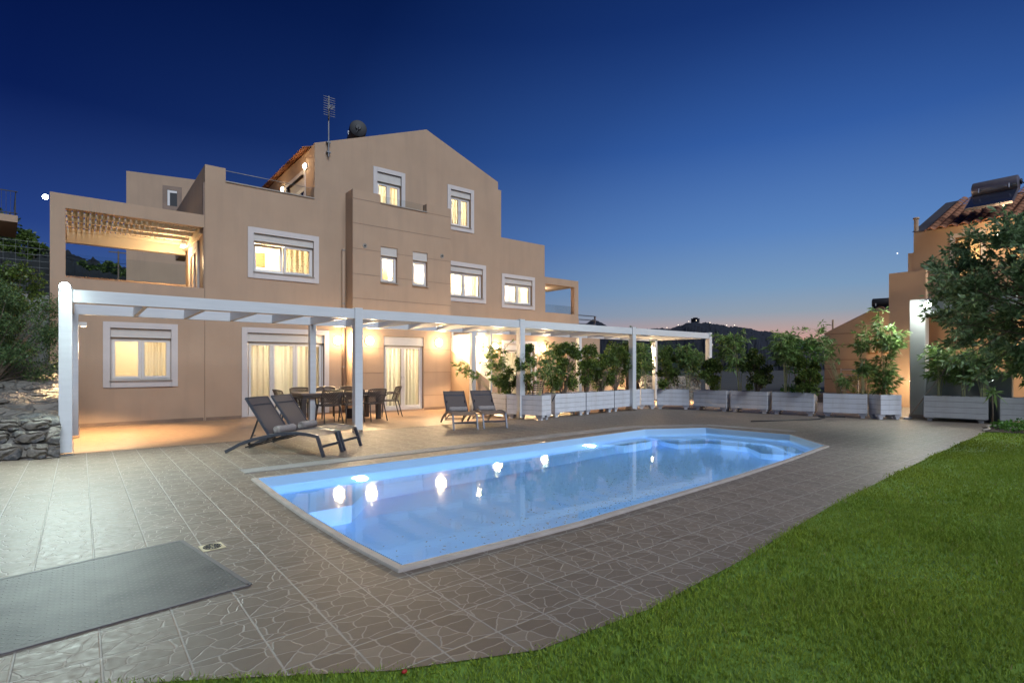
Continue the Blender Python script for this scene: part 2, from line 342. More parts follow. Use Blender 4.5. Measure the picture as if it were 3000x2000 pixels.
def water():
    m,nt,out=newmat('pool_water'); p=N(nt,'ShaderNodeBsdfPrincipled',Roughness=0.04,IOR=1.33); p.inputs['Transmission Weight'].default_value=1
    p.inputs['Base Color'].default_value=(.93,.98,1,1)
    tc=N(nt,'ShaderNodeTexCoord'); nz=N(nt,'ShaderNodeTexNoise',Scale=7.0,Detail=2.0); L(nt,tc.outputs['Object'],nz.inputs['Vector'])
    b=N(nt,'ShaderNodeBump',Strength=.035,Distance=.02); L(nt,nz.outputs[0],b.inputs['Height']); L(nt,b.outputs[0],p.inputs['Normal'])
    L(nt,p.outputs[0],out.inputs[0]); return m
M['water']=water()
M['liner']=mat('blue_pool_liner',(.42,.67,.97),.5,var=.015,scale=1)
# ------------------------------------------------------------------ camera, sky, fill light
A=math.radians(51.36); FW=Vector((math.cos(A),math.sin(A),0)); RT=Vector((math.sin(A),-math.cos(A),0))
cd=bpy.data.cameras.new('camera'); cam=bpy.data.objects.new('camera',cd); COL.objects.link(cam); S.camera=cam
cam.location=(0,0,1.42); cam.rotation_euler=(PI/2,0,A-PI/2); cd.sensor_width=36; cd.lens=36*1583/3000; cd.shift_y=72/3000; cd.clip_start=.05; cd.clip_end=12000
def far(px,depth,z=0):
    """a point at a given distance ahead of the camera, in the direction of a compass offset"""
    p=FW*depth+RT*((px-1500)/1583*depth); return Vector((p.x,p.y,z))
def hz(py,depth): return 1.42+(1072-py)/1583*depth
W=bpy.data.worlds.new('World'); S.world=W; W.use_nodes=True; nt=W.node_tree; nt.nodes.clear()
out=nt.nodes.new('ShaderNodeOutputWorld'); bg=nt.nodes.new('ShaderNodeBackground'); L(nt,bg.outputs[0],out.inputs[0])
tc=nt.nodes.new('ShaderNodeTexCoord'); sx=N(nt,'ShaderNodeSeparateXYZ'); L(nt,tc.outputs['Generated'],sx.inputs[0])
sd=(FW+RT*.55).normalized()
dp=N(nt,'ShaderNodeVectorMath',operation='DOT_PRODUCT'); L(nt,tc.outputs['Generated'],dp.inputs[0]); dp.inputs[1].default_value=sd
az=ramp(nt,dp.outputs['Value'],[(.30,(0,0,0)),(.62,(.12,.12,.12)),(.86,(.55,.55,.55)),(1,(1,1,1))])
z=sx.outputs[2]
west=ramp(nt,z,[(0,(.66,.26,.185)),(.038,(.62,.325,.265)),(.07,(.42,.35,.36)),(.09,(.29,.35,.43)),(.13,(.20,.33,.51)),(.22,(.11,.245,.54)),(.36,(.042,.135,.44)),(.52,(.015,.06,.27)),(1,(.004,.018,.12))])
east=ramp(nt,z,[(0,(.085,.15,.32)),(.10,(.05,.115,.33)),(.20,(.018,.050,.22)),(.36,(.003,.013,.092)),(.55,(.0006,.005,.045)),(1,(.0006,.005,.04))])
L(nt,mix(nt,az,east,west),bg.inputs[0]); bg.inputs[1].default_value=1.0
sl=bpy.data.lights.new('fill_sun','SUN'); sl.energy=2.9; sl.angle=math.radians(35); sl.color=(.80,.89,1.0)  # added soft fill from behind the camera, no real source there
so=bpy.data.objects.new('fill_sun',sl); COL.objects.link(so)
sdir=Vector((.10,1,-.88)).normalized(); so.rotation_euler=sdir.to_track_quat('-Z','Y').to_euler(); so.location=(0,-5,20)
S.view_settings.view_transform='Standard'; S.view_settings.look='None'; S.view_settings.exposure=0; S.view_settings.gamma=1
S.cycles.use_denoising=True; S.cycles.max_bounces=8; S.cycles.diffuse_bounces=5; S.cycles.glossy_bounces=3; S.cycles.transmission_bounces=6
S.cycles.transparent_max_bounces=8; S.cycles.sample_clamp_indirect=3; S.cycles.caustics_reflective=False; S.cycles.caustics_refractive=False
WARM=(1,.69,.37); ROOM=(1,.84,.58); COOL=(.80,1,.94)
def point(name,loc,w,c,r=.05,parent=None):
    l=bpy.data.lights.new(name,'POINT'); l.energy=w; l.color=c; l.shadow_soft_size=r
    o=bpy.data.objects.new(name,l); COL.objects.link(o); o.location=loc
    if parent: o.parent=parent
    return o
def spot(name,loc,target,w,c,ang,blend=.5,r=.05):
    l=bpy.data.lights.new(name,'SPOT'); l.energy=w; l.color=c; l.shadow_soft_size=r; l.spot_size=math.radians(ang); l.spot_blend=blend
    o=bpy.data.objects.new(name,l); COL.objects.link(o); o.location=loc
    o.rotation_euler=(Vector(target)-Vector(loc)).to_track_quat('-Z','Y').to_euler(); return o

# ------------------------------------------------------------------ ground, deck, lawn, pool
def sheet(name,outer,hole,z,m):
    polys=[[Vector((*p,z)) for p in outer]]+([[Vector((*p,z)) for p in hole]] if hole else [])
    b=MB(); b.add([v for q in polys for v in q], tessellate_polygon(polys)); return b.build(name,m)
POOL=[(1.66,3.42),(3.46,3.42),(6.5,3.56),(10.28,3.94),(11.36,5.06),(11.14,6.88),(9.78,7.56),(6.7,7.40),(1.70,7.29)]
# the fibreglass shell bows outwards a little along its short and long side
POOL=[(1.74,3.42),(2.6,3.40),(3.5,3.40),(6.5,3.58),(8.4,3.75),(10.28,3.97),(11.36,5.06),(11.14,6.86),(9.78,7.54),(6.7,7.36),(1.70,7.27),(1.665,6.2),(1.655,5.2),(1.68,4.2)]
def inset(poly,d):
    n=len(poly); r=[]
    for i in range(n):
        a,b,c=(Vector(poly[i-1]),Vector(poly[i]),Vector(poly[(i+1)%n]))
        u=(b-a).normalized(); w=(c-b).normalized(); n1=Vector((-u.y,u.x)); n2=Vector((-w.y,w.x)); k=(n1+n2).normalized()
        q=b+k*d/max(.4,k.dot(n1)); r.append((q.x,q.y))
    return r
DECK=[(-9,7.6),(-4,5.35),(-1.6,4.0),(-.6,3.42),(.33,2.86),(1.14,2.32),(1.8,2.03),(2.6,1.97),(3.74,2.04),(5.86,2.26),(8.29,2.41),(12.45,2.62),(15.2,2.72),(16.3,2.95),(16.65,2.72),(18.6,1.2),(22.5,1.2),(22.5,12),(20,17.2),(-9,17.2)]
tag(sheet('pool_deck',DECK,inset(POOL,-.02),0,M['deck']),kind='structure')
tag(sheet('terrace_paving',[(-.5,11.25),(18.35,11.25),(18.35,16.7),(9.7,16.7),(9.7,15.5),(6.29,15.5),(6.29,16),(-.5,16)],None,.004,M['terrace']),kind='structure')
tag(sheet('ground',[(-4000,-4000),(4000,-4000),(4000,4000),(-4000,4000)],inset(POOL,-.2),-.03,M['earth']),kind='structure')
LAWN=[(-9,7.6),(-4,5.35),(-1.6,4.0),(-.6,3.42),(.33,2.86),(1.14,2.32),(1.8,2.03),(2.6,1.97),(3.74,2.04),(5.86,2.26),(8.29,2.41),(12.45,2.62),(15.2,2.72),(15.6,2.2),(15.8,.5),(16,-8),(-9,-8)]
tag(sheet('lawn',[(x,y+.3) if y<8 and x<15.3 and y>1.9 else (x,y) for x,y in LAWN],None,-.012,mat('lawn_thatch',(.12,.21,.03),.95,var=.35,scale=9)),kind='structure')
def inside(px,py,poly):
    r=np.zeros(len(px),bool); n=len(poly)
    for i in range(n):
        (x1,y1),(x2,y2)=poly[i-1],poly[i]
        c=((y1>py)!=(y2>py))&(px<(x2-x1)*(py-y1)/((y2-y1) if y2!=y1 else 1e-9)+x1); r^=c
    return r
def grass():
    P=[]
    for dmin,dmax,den in ((1.9,3.6,9000),(3.6,5.6,5200),(5.6,9,2200),(9,17,700)):
        x=rng.uniform(-3,16,int(19*11.5*den)); y=rng.uniform(-8,3.5,len(x))
        d=x*FW.x+y*FW.y; lat=x*RT.x+y*RT.y
        k=(d>dmin)&(d<=dmax)&(np.abs(lat)<d*1.0+np.where(d<5.6,.5,2.6))&inside(x+rng.normal(0,.022,len(x)),y+rng.normal(0,.022,len(x))-.015,LAWN); P.append(np.stack([x[k],y[k],np.full(k.sum(),dmin)],1))
    P=np.concatenate(P); n=len(P)
    h=rng.uniform(.016,.036,n)*(1+.35*np.sin(P[:,0]*3.1)*np.cos(P[:,1]*2.7)); w=rng.uniform(.0016,.0032,n)*(1+(P[:,2]>3)*.5+(P[:,2]>5)*.9+(P[:,2]>8)*1.5)
    a=rng.uniform(0,2*PI,n); ln=rng.uniform(.1,1.0,n)*h; b=rng.uniform(0,2*PI,n)
    base=np.stack([P[:,0],P[:,1],np.full(n,-.012)],1); s=np.stack([np.cos(a)*w,np.sin(a)*w,0*w],1)
    tip=base+np.stack([np.cos(b)*ln,np.sin(b)*ln,h],1); mid=base+np.stack([np.cos(b)*ln*.35,np.sin(b)*ln*.35,h*.55],1)
    v=np.stack([base-s,base+s,mid+s*.8,tip,mid-s*.8],1)
    return npmesh('lawn_grass',v,5,M['grass'])
def leaf_quads_flat(c):
    n=len(c); a=rng.uniform(0,2*PI,n); l=rng.uniform(.006,.022,n); u=np.stack([np.cos(a)*l,np.sin(a)*l,0*a],1); w=np.stack([-np.sin(a)*l*.4,np.cos(a)*l*.4,0*a],1)
    return np.stack([c-u,c+w,c+u,c-w],1)
tag(grass(),'short green lawn grass covering the foreground','grass',kind='stuff')
pool=thing('swimming_pool','lit blue swimming pool with an eight cornered outline sunk in the tiled deck','swimming pool',(0,0,0))
def ring(b,pa,za,pb,zb):
    n=len(pa)
    for i in range(n):
        j=(i+1)%n; b.quad((*pa[i],za),(*pa[j],za),(*pb[j],zb),(*pb[i],zb))
IN=inset(POOL,.04); DEEP=-1.2; WZ=-.10
b=MB(); ring(b,IN,.022,IN,-.62); l2=inset(IN,.30); ring(b,IN,-.62,l2,-.64); l3=inset(IN,.42); ring(b,l2,-.64,l3,DEEP)
b.add([(*p,DEEP) for p in l3],tessellate_polygon([[Vector((*p,DEEP)) for p in l3]])); b.build('basin',M['liner'],pool)
b=MB(); OUT=inset(POOL,-.035)
ring(b,OUT,-.03,OUT,.012); o2=inset(POOL,-.027); ring(b,OUT,.012,o2,.022); i2=inset(POOL,.025); ring(b,o2,.022,i2,.026); i3=inset(POOL,.039); ring(b,i2,.026,i3,.016); ring(b,i3,.016,i3,-.03)
b.build('coping',M['coping'],pool,smooth='auto')
def step(x0,z,dpt,name):
    """a step that follows the faceted east end of the basin"""
    e=[p for p in inset(IN,.004)]; q=inset(IN,dpt)
    idx=[5,6,7,8]; a=[e[i] for i in idx]; c=[q[i] for i in idx]
    bb=MB()
    for k in range(3):
        bb.quad((*a[k],z),(*a[k+1],z),(*c[k+1],z),(*c[k],z)); bb.quad((*c[k],z),(*c[k+1],z),(*c[k+1],DEEP),(*c[k],DEEP))
    for k in (0,3): bb.quad((*a[k],z),(*c[k],z),(*c[k],DEEP),(*a[k],DEEP))
    bb.build('step',M['liner'],pool)
step(0,-.40,.48,'s'); step(0,-.66,.96,'s')
b=MB().prism([(1.80,7.15),(1.80,6.15),(2.5,6.15),(3.3,7.15)],'z',DEEP,-.55); b.build('corner_bench',M['liner'],pool)
b=MB().prism([(8.15,7.30),(8.35,6.92),(9.2,6.92),(9.55,7.36)],'z',DEEP,-.36); b.build('step',M['liner'],pool)
wp=inset(IN,-.02)
b=MB(); b.add([(*p,WZ) for p in wp],tessellate_polygon([[Vector((*p,WZ)) for p in wp]])); o=b.build('water_surface',M['water'],pool)
if o.data.polygons[0].normal.z<0: o.data.flip_normals()
PL=emit('pool_lamp_glass',(.85,.95,1),14)
for x,near in ((3.05,0),(7.75,0),(2.9,1),(5.4,1),(8.0,1)):  # lamps on the unseen near wall are added to light the water evenly
    yy=7.29+(x-1.7)*.018-.045 if not near else float(np.interp(x,[p[0] for p in POOL[:6]],[p[1] for p in POOL[:6]]))+.045
    sg=-1 if not near else 1
    MB().lathe([(.001,sg*.035),(.085,sg*.033),(.10,sg*.015),(.105,.0)],(x,yy,-.27),24,'y').build('pool_lamp',PL,pool,True)
    point('pool_lamp_light',(x,yy+sg*.13,-.27),3600 if not near else 8800,(.66,.86,1),.07,pool)
n=900; ux=np.concatenate([rng.normal(5.2,1.6,n),rng.normal(7.4,1.0,n//2)]); uy=np.concatenate([rng.normal(4.7,.35,n),rng.normal(5.6,.4,n//2)]); k=inside(ux,uy,l3)
tag(npmesh('pool_debris',leaf_quads_flat(np.stack([ux[k],uy[k],np.full(k.sum(),DEEP+.006)],1)),4,M['fallen']),'specks of dark leaf debris lying on the pool floor','debris',kind='stuff')
# overflow grating of white slats around the far side
ch=thing('overflow_grating','white slatted drain grating running round the far side of the pool','drain grating')
path=[(1.70,7.92),(4.5,7.98),(7.2,8.05),(9.95,8.12),(11.72,7.22),(12.1,5.3)]
fb=MB(); sb=MB()
for (x0,y0),(x1,y1) in zip(path,path[1:]):
    d=Vector((x1-x0,y1-y0)); ln=d.length; d.normalize(); n=Vector((-d.y,d.x))
    for s in (-.14,.14): fb.bar((x0+n.x*s,y0+n.y*s,.006),(x1+n.x*s,y1+n.y*s,.006),.02,.012)
    for k in range(int(ln/.03)):
        t=k*.03+.015; c=Vector((x0,y0))+d*t; sb.bar((c.x-n.x*.13,c.y-n.y*.13,.0065),(c.x+n.x*.13,c.y+n.y*.13,.0065),.021,.008)
fb.build('edge_strip',M['grating'],ch); sb.build('slat_row',M['grating'],ch)
# floor hatch and drain
h=thing('floor_hatch','grey metal tread plate hatch set into the tiles at the near left','floor hatch')
H=[(-2.2,3.42),(.86,3.80),(.64,5.10),(-2.2,4.62)]
MB().prism(H,'z',.002,.007).build('plate',M['plate'],h)
fr=MB()
for i in range(4):
    a,c=H[i],H[(i+1)%4]; fr.bar((*a,.005),(*c,.005),.03,.007)
fr.build('frame',M['hatchrim'],h)
d=thing('floor_drain','small square brass drain grate beside the metal floor hatch','drain',(.81,4.78,0),math.radians(4))
MB().box(-.08,.08,-.08,.08,.001,.006).build('plate',M['brass'],d)
g=MB()
for k in range(14):
    t=2*PI*k/14; g.bar((.016*math.cos(t),.016*math.sin(t),.008),(.055*math.cos(t),.055*math.sin(t),.008),.007,.004)
g.tube([(.062*math.cos(k*PI/14),.062*math.sin(k*PI/14),.007) for k in range(29)],.004,5).build('slots',M['black'],d)
for i,(x,y,lb) in enumerate([(1.95,8.9,'tiny dry leaf on the deck between the left loungers and the pool'),(1.45,4.7,'tiny dry leaf on the deck left of the pool edge'),(2.1,11.0,'tiny dry leaf on the terrace behind the left lounger')]):
    o=MB().add([(-.02,0,.012),(0,-.008,.008),(.02,0,.014),(0,.009,.006)],[(0,1,2,3)]).build('fallen_leaf',M['fallen'],loc=(x,y,0)); o.rotation_euler=(0,0,i*1.3); tag(o,lb,'leaf','dry leaves on the deck')
pt=far(1185,2.48); o=MB().sphere((0,0,.02),.012,6,(1.2,.8,.8)).build('fallen_petal',M['red'],loc=(pt.x,pt.y,0)); tag(o,'small red petal lying in the grass at the front of the lawn','petal')

# ------------------------------------------------------------------ villa
villa=thing('villa','large three storey peach rendered villa with lit windows and a gabled top floor','house')
yM,yB,yG=15.95,15.40,16.60
T=.30
def room(parent,x0,x1,y0,z0,z1,watt,depth=2.6,lampz=None,curt=None,lx=.5,axis='y',cm='curtain'):
    b=MB(); y1=y0+depth
    b.quad((x0,y1,z0),(x1,y1,z0),(x1,y1,z1),(x0,y1,z1)); b.quad((x0,y0,z0),(x0,y1,z0),(x0,y1,z1),(x0,y0,z1)); b.quad((x1,y0,z0),(x1,y1,z0),(x1,y1,z1),(x1,y0,z1))
    b.quad((x0,y0,z0),(x1,y0,z0),(x1,y1,z0),(x0,y1,z0)); b.quad((x0,y0,z1),(x1,y0,z1),(x1,y1,z1),(x0,y1,z1))
    b.build('room',M['room'],parent)
    k=random.random(); cx=x0+(x1-x0)*random.uniform(.2,.45); px=x0+(x1-x0)*random.uniform(.5,.8)
    MB().box(cx-.35,cx+.35,y1-.42*min(1,depth/2.6),y1-.005,z0+.001,z0+.9+.9*k).build('cupboard',M['wood'] if k>.4 else M['room'],parent)
    MB().box(px-.28,px+.28,y1-.03,y1-.004,z0+1.35,z0+1.8).build('picture',M['wood'],parent)
    lz=lampz or z1-.5; lxx=x0+(x1-x0)*lx
    point('room_light',(lxx,y0+depth*.55,lz),watt*3.2,ROOM,.12,parent)
def curtain(parent,x0,x1,y,z0,z1,m='curtain',amp=.035,wl=.13):
    n=max(16,int((x1-x0)/.018)); ph=random.random()*6; vs=[]; fs=[]
    for j,zz in enumerate((z0,(z0*.6+z1*.4),z1)):
        for i in range(n+1):
            x=x0+(x1-x0)*i/n; a=amp*(.6+.4*math.sin(x*9+ph))*(1.25 if j==0 else 1)
            vs.append((x,y+a*math.sin(2*PI*x/wl+ph+.6*math.sin(x*5)),zz))
    fs=[(j*(n+1)+i,j*(n+1)+i+1,(j+1)*(n+1)+i+1,(j+1)*(n+1)+i) for j in range(2) for i in range(n)]
    MB().add(vs,fs).build('curtain',M[m],parent,True)
def rect_frame(b,x0,x1,y0,y1,z0,z1,w,wb=None):
    wb=w if wb is None else wb
    b.box(x0,x0+w,y0,y1,z0,z1); b.box(x1-w,x1,y0,y1,z0,z1); b.box(x0+w,x1-w,y0,y1,z1-w,z1)
    if wb>0: b.box(x0+w,x1-w,y0,y1,z0,z0+wb)
def window(parent,x0,x1,z0,z1,y,tw=.14,box=.22,sash=2,name='window',splits=None,door=False,tilt=None,sill=True,rec=.10):
    """x0..z1 is the outside of the white surround (or of the opening when tw=0). returns opening"""
    w=bpy.data.objects.new(name,None); COL.objects.link(w); w.parent=parent
    if tw:
        b=MB(); rect_frame(b,x0,x1,y-.025,y+.05,z0,z1,tw,0 if door else tw); b.build('surround',M['trim'],w,bevel=.004)
    ox0,ox1,oz0,oz1=x0+tw,x1-tw,z0+(0 if door else tw),z1-tw
    yr=y+rec
    if box: MB().box(ox0+.002,ox1-.002,y+.03,yr+.10,oz1-box,oz1-.002).box(ox0+.002,ox1-.002,y+.02,y+.03,oz1-box,oz1-box+.03).build('shutter_box',M['shutter'],w,bevel=.003)
    fz1=oz1-box
    if sill and not door: MB().box(ox0-.02,ox1+.02,y-.05,yr+.02,oz0+.001,oz0+.03).build('sill',M['stonecap'],w)
    b=MB(); rect_frame(b,ox0+.003,ox1-.003,yr,yr+.07,oz0+.031 if not door else oz0+.003,fz1-.003,.035); b.build('frame',M['frame'],w,bevel=.003)
    xs=splits or [ox0+.035+(ox1-ox0-.07)*k/sash for k in range(sash+1)]
    zb=oz0+(.068 if not door else .04)
    for k in range(len(xs)-1):
        a,c=xs[k]+.003,xs[k+1]-.003
        b=MB(); rect_frame(b,a,c,yr-.015,yr+.045,zb,fz1-.04,.058,.10 if door else .058); fo=b.build('sash',M['frame'],w,bevel=.003)
        p=MB().quad((a+.056,yr+.015,zb+.056),(c-.056,yr+.015,zb+.056),(c-.056,yr+.015,fz1-.096),(a+.056,yr+.015,fz1-.096)).build('pane',M['glass'],w)
        if tilt==k:
            for o in (fo,p):
                for v in o.data.vertices:
                    dz=v.co.z-zb; v.co.y+=.06+dz*.16
        hx=c-.035 if k%2==0 else a+.035
        if door or tilt is None:
            MB().box(hx-.012,hx+.012,yr-.03,yr-.015,(zb+fz1)/2-.03,(zb+fz1)/2+.03).box(hx-.01,hx+.01,yr-.05,yr-.03,(zb+fz1)/2-.09,(zb+fz1)/2+.015).build('handle',M['frame'],w)
    return (ox0,ox1,oz0,oz1)
def hole(x0,x1,z0,z1,tw,door=False): return (x0+tw,x1-tw,z0+(0 if door else tw),z1-tw)
# --- main block wall
W1=(.42,1.93,.91,2.47); S1=(3.41,5.78,.045,2.47); W2=(3.56,5.48,3.83,5.21)
b=MB()
b.wall('y',yM,T,-.53,2.524,0,3.44,[hole(*W1,.14)]).wall('y',yM,T,2.536,6.29,0,6.30,[hole(*S1,.14,True),hole(*W2,.15)])
b.box(2.536,3.02,yM,yM+T,6.30,6.66).box(5.35,6.29,yM,yM+T,6.30,6.64)
b.box(2.536,2.80,yM+T,21.5,5.0,6.66)                              # party parapet running back
b.build('wall',M['stucco'],villa)
MB().box(2.50,2.56,yM+.02,yM+.12,0,6.2).build('expansion_joint',M['plinth'],villa)
MB().box(3.021,5.349,yM-.03,yM+T+.03,6.301,6.33).build('parapet_coping',M['stonecap'],villa)
for a,c,y in ((-.53,2.5,yM),(2.56,3.40,yM),(5.79,6.29,yM),(6.28,7.26,yB),(8.68,9.69,yB)): MB().box(a,c,y-.012,y,.0041,.09).build('plinth',M['plinth'],villa)
window(villa,*W1,yM); window(villa,*S1,yM,name='sliding_door',door=True,splits=[3.60,4.21,4.84,5.58],box=.24)
window(villa,*W2,yM,tw=.15,tilt=0,box=.20)
room(villa,.3,2.2,yM+T,.02,2.7,26,curt=1); curtain(villa,1.22,1.9,yM+T+.15,.3,2.35)
room(villa,3.0,6.1,yM+T,.02,2.7,52); curtain(villa,3.72,5.75,yM+T+.16,.06,2.4,wl=.16)
room(villa,3.2,5.57,yM+T,3.3,5.7,150,lx=.35); curtain(villa,4.60,5.4,yM+T+.15,3.6,5.3,'curtain2',wl=.17)
lm=MB().tube([(4.22,yM+1.3,5.7),(4.22,yM+1.3,5.05)],.008,6); 
for k in range(5):
    t=2*PI*k/5; lm.tube([(4.22,yM+1.3,5.05),(4.22+.2*math.cos(t),yM+1.3+.2*math.sin(t),5.0)],.012,6)
lm.build('pendant_lamp',M['darkmetal'],villa)
# terrace floor and glass rail of the main block
MB().box(2.80,6.4,yM+T,22,5.75,5.85).build('terrace_floor',M['plinth'],villa)
MB().box(3.03,5.34,yM+.14,yM+.152,6.331,6.64).build('glass_rail',M['rail'],villa)
MB().box(3.03,5.34,yM+.138,yM+.154,6.641,6.652).build('rail_cap',M['stonecap'],villa)
# --- bay
DB=(7.28,8.66,.045,2.34); Wb1=(7.18,7.73,3.965,5.08); Wb2=(8.27,8.80,3.96,5.07)
b=MB().wall('y',yB,.25,6.29,9.69,0,6.38,[DB,Wb1,Wb2]).box(6.29,7.17,yB,yB+.25,6.38,6.655).box(8.77,9.69,yB,yB+.25,6.38,6.67)
b.box(6.29,6.54,yB+.25,yM+.9,0,6.655).box(9.44,9.69,yB+.25,yG,0,6.67)
b.build('bay_wall',M['stucco'],villa)
GR=[]
for z in (.47,1.21,1.95): GR+=[(6.29,7.279,z),(8.661,9.69,z)]
for z in (3.43,5.65,6.375): GR.append((6.29,9.69,z))
for z in (4.15,4.90): GR+=[(a,c,z) for a,c in ((6.29,7.179),(7.731,8.269),(8.801,9.69))]
for a,c,z in GR: MB().box(a,c,yB-.004,yB,z,z+.014).build('render_groove',M['plinth'],villa)
MB().box(7.171,8.769,yB-.03,yB+.28,6.381,6.41).build('parapet_coping',M['stonecap'],villa)
MB().box(7.2,8.75,yB+.12,yB+.132,6.411,6.66).build('glass_rail',M['rail'],villa)
window(villa,*DB,yB,tw=0,name='patio_door',door=True,box=.28,splits=[7.34,7.97,8.60])
window(villa,*Wb1,yB,tw=0,sash=1,box=.27); window(villa,*Wb2,yB,tw=0,sash=1,box=.27)
room(villa,6.6,9.4,yB+.26,.02,2.7,70,lampz=2.0,lx=.4); curtain(villa,7.25,8.0,yB+.4,.06,2.3,wl=.15); curtain(villa,8.05,8.62,yB+.42,.06,2.3,wl=.12)
MB().box(8.1,8.75,yB+2.75,yB+2.82,1.35,1.75).build('picture',M['wood'],villa)
MB().box(7.5,9.3,yB+1.9,yB+2.5,.03,.95).build('kitchen_counter',M['room'],villa)
room(villa,6.6,9.4,yB+.255,3.5,5.6,260,depth=.92)
for x,z in ((6.67,5.02),(9.35,5.05)):
    MB().lathe([(.001,0),(.05,0),(.055,-.012),(.07,-.012),(.072,0),(.072,.01)],(x,yB-.001,z),20,'y').build('vent',M['stonecap'],villa,'auto')
    MB().lathe([(.001,-.004),(.03,-.004),(.03,.0)],(x,yB-.002,z),16,'y').build('vent_hole',M['black'],villa)
MB().box(6.5,9.45,yB+.25,yG,6.05,6.15).build('balcony_floor',M['plinth'],villa)
# --- gable block and right wing (set back)
W3=(10.10,12.0,3.77,5.21); W4=(12.76,14.45,3.69,5.01); W5=(7.47,8.62,6.16,7.94); W6=(10.30,11.45,6.34,7.94); DR=(12.75,14.55,.045,2.42)
b=MB().wall('y',yG,T,9.69,17.0,0,3.44,[hole(*DR,.12,True)]).wall('y',yG,T,5.58,12.73,3.44,8.21,[hole(*W3,.15),hole(*W5,.14,True),hole(*W6,.14)]).wall('y',yG,T,12.73,15.0,3.44,6.40,[hole(*W4,.14)])
b.prism([(5.58,8.21),(12.58,8.21),(12.58,8.50),(9.45,9.67),(5.58,8.21)][:4],'y',yG,yG+T)
b.wall('x',12.43,.3,yG+T,24,6.4,8.21).wall('x',14.7,.3,yG+T,22,3.44,6.4)
b.build('gable_wall',M['stucco'],villa)
sd_=MB().wall('x',5.58,T,yG+T,22.0,5.85,8.17,[(17.55,19.4,5.86,7.55)]); sd_.build('side_wall',M['stucco'],villa)
dr=bpy.data.objects.new('terrace_door',None); COL.objects.link(dr); dr.parent=villa
b=MB(); 
for a,c,zz in ((17.43,17.55,7.67),(19.4,19.52,7.67)): b.box(5.55,5.65,a,c,5.86,zz)
b.box(5.55,5.65,17.55,19.4,7.55,7.67).build('surround',M['trim'],dr)
b=MB().box(5.68,5.74,17.551,19.399,7.25,7.549)
for k in range(2):
    y0=17.56+k*.92; b.box(5.69,5.74,y0,y0+.1,5.87,7.25).box(5.69,5.74,y0+.81,y0+.91,5.87,7.25).box(5.69,5.74,y0+.1,y0+.81,7.13,7.25).box(5.69,5.74,y0+.1,y0+.81,5.87,6.0)
b.build('frame',M['frame'],dr); MB().box(5.712,5.718,17.66,19.3,6.0,7.14).build('pane',M['glass'],dr)
MB().box(5.9,5.95,17.4,19.5,5.86,7.6).build('interior_panel',M['room'],dr)
window(villa,*W3,yG,tw=.15,box=.21); window(villa,*W4,yG,box=.21); window(villa,*W5,yG,name='balcony_door',door=True,box=.30,tilt=None); window(villa,*W6,yG,box=.22)
window(villa,*DR,yG,tw=.12,name='patio_door',door=True,box=.26)
room(villa,9.9,12.3,yG+T,3.5,5.6,200); curtain(villa,11.15,11.9,yG+T+.15,3.6,5.2,wl=.1); curtain(villa,10.2,10.9,yG+T+.15,3.6,5.2,wl=.1)
room(villa,12.5,14.6,yG+T,3.5,5.6,170); curtain(villa,13.4,14.1,yG+T+.15,3.6,5.0,'curtain',wl=.11)
room(villa,7.2,8.8,yG+T,6.1,8.1,55); curtain(villa,7.6,8.5,yG+T+.15,6.2,7.9)
room(villa,10.0,11.7,yG+T,6.1,8.1,60); curtain(villa,10.4,11.4,yG+T+.15,6.2,7.9)
room(villa,12.5,14.8,yG+T,.02,2.7,35); curtain(villa,12.8,14.5,yG+T+.15,.06,2.5)
# tiled roofs behind the gable
def tiles(parent,p0,p1,run,rise,name='roof',wl=.22,amp=.05,axis='y',thick=.05):
    """barrel tiles: rows step down the slope from eave line p0->p1 going (run) horizontally to the ridge"""
    p0,p1=Vector(p0),Vector(p1); d=(p1-p0); ln=d.length; d.normalize(); n=int(ln/wl)*8; rows=int(math.hypot(*run,rise)/.36); vs=[]; fs=[]
    up=Vector((run[0],run[1],rise)); nrm=d.cross(up).normalized(); nrm=nrm if nrm.z>0 else -nrm
    for r in range(rows):
        for e in (0,1):
            for i in range(n+1):
                t=i/n; w=abs(math.sin(PI*t*ln/wl))
                q=p0+d*(ln*t)+up*((r+e*1.08)/rows)+nrm*(amp*w+(.022 if e==0 else .0)); vs.append(q)
    for k in range(rows):
        o=2*k*(n+1); fs+=[(o+i,o+i+1,o+n+1+i+1,o+n+1+i) for i in range(n)]
    b=MB(); b.add(vs,fs); 
    for e in (0,):
        m=len(b.v); low=[Vector(v)-nrm*.03 for v in b.v[:n+1]]; b.add(low,[]); b.f+=[(i,i+1,m+i+1,m+i) for i in range(n)]
    o=b.build(name,M['rooftile'],parent,'auto'); return o
tiles(villa,(5.36,yG+T,8.10),(5.36,22.2,8.10),(4.09,0),1.47)
MB().add([(5.6,yG+T,8.12),(9.45,yG+T,9.5),(12.4,yG+T,8.4),(12.4,22.2,8.4),(9.45,22.2,9.5),(5.6,22.2,8.12)],[(0,1,4,5),(1,2,3,4),(3,4,5)]).build('roof_deck',M['plinth'],villa)
# right wing balcony frame
b=MB(); b.wall('y',yG+.001,.22,15.0,16.98,3.44,5.11,[(15.03,16.73,3.65,4.83)])
b.box(16.73,16.98,yG+.222,20.2,3.0,3.65).box(16.76,16.98,20.0,20.2,3.65,5.10).box(15.001,16.98,yG+.222,20.2,3.2,3.44)
b.build('balcony_frame',M['stucco'],villa)
MB().box(15.001,16.979,yG+.222,18.6,4.86,5.0).build('balcony_ceiling',M['pergola_cream'],villa)
MB().box(15.05,16.72,yG+.1,yG+.11,3.66,4.0).build('glass_rail',M['rail'],villa)
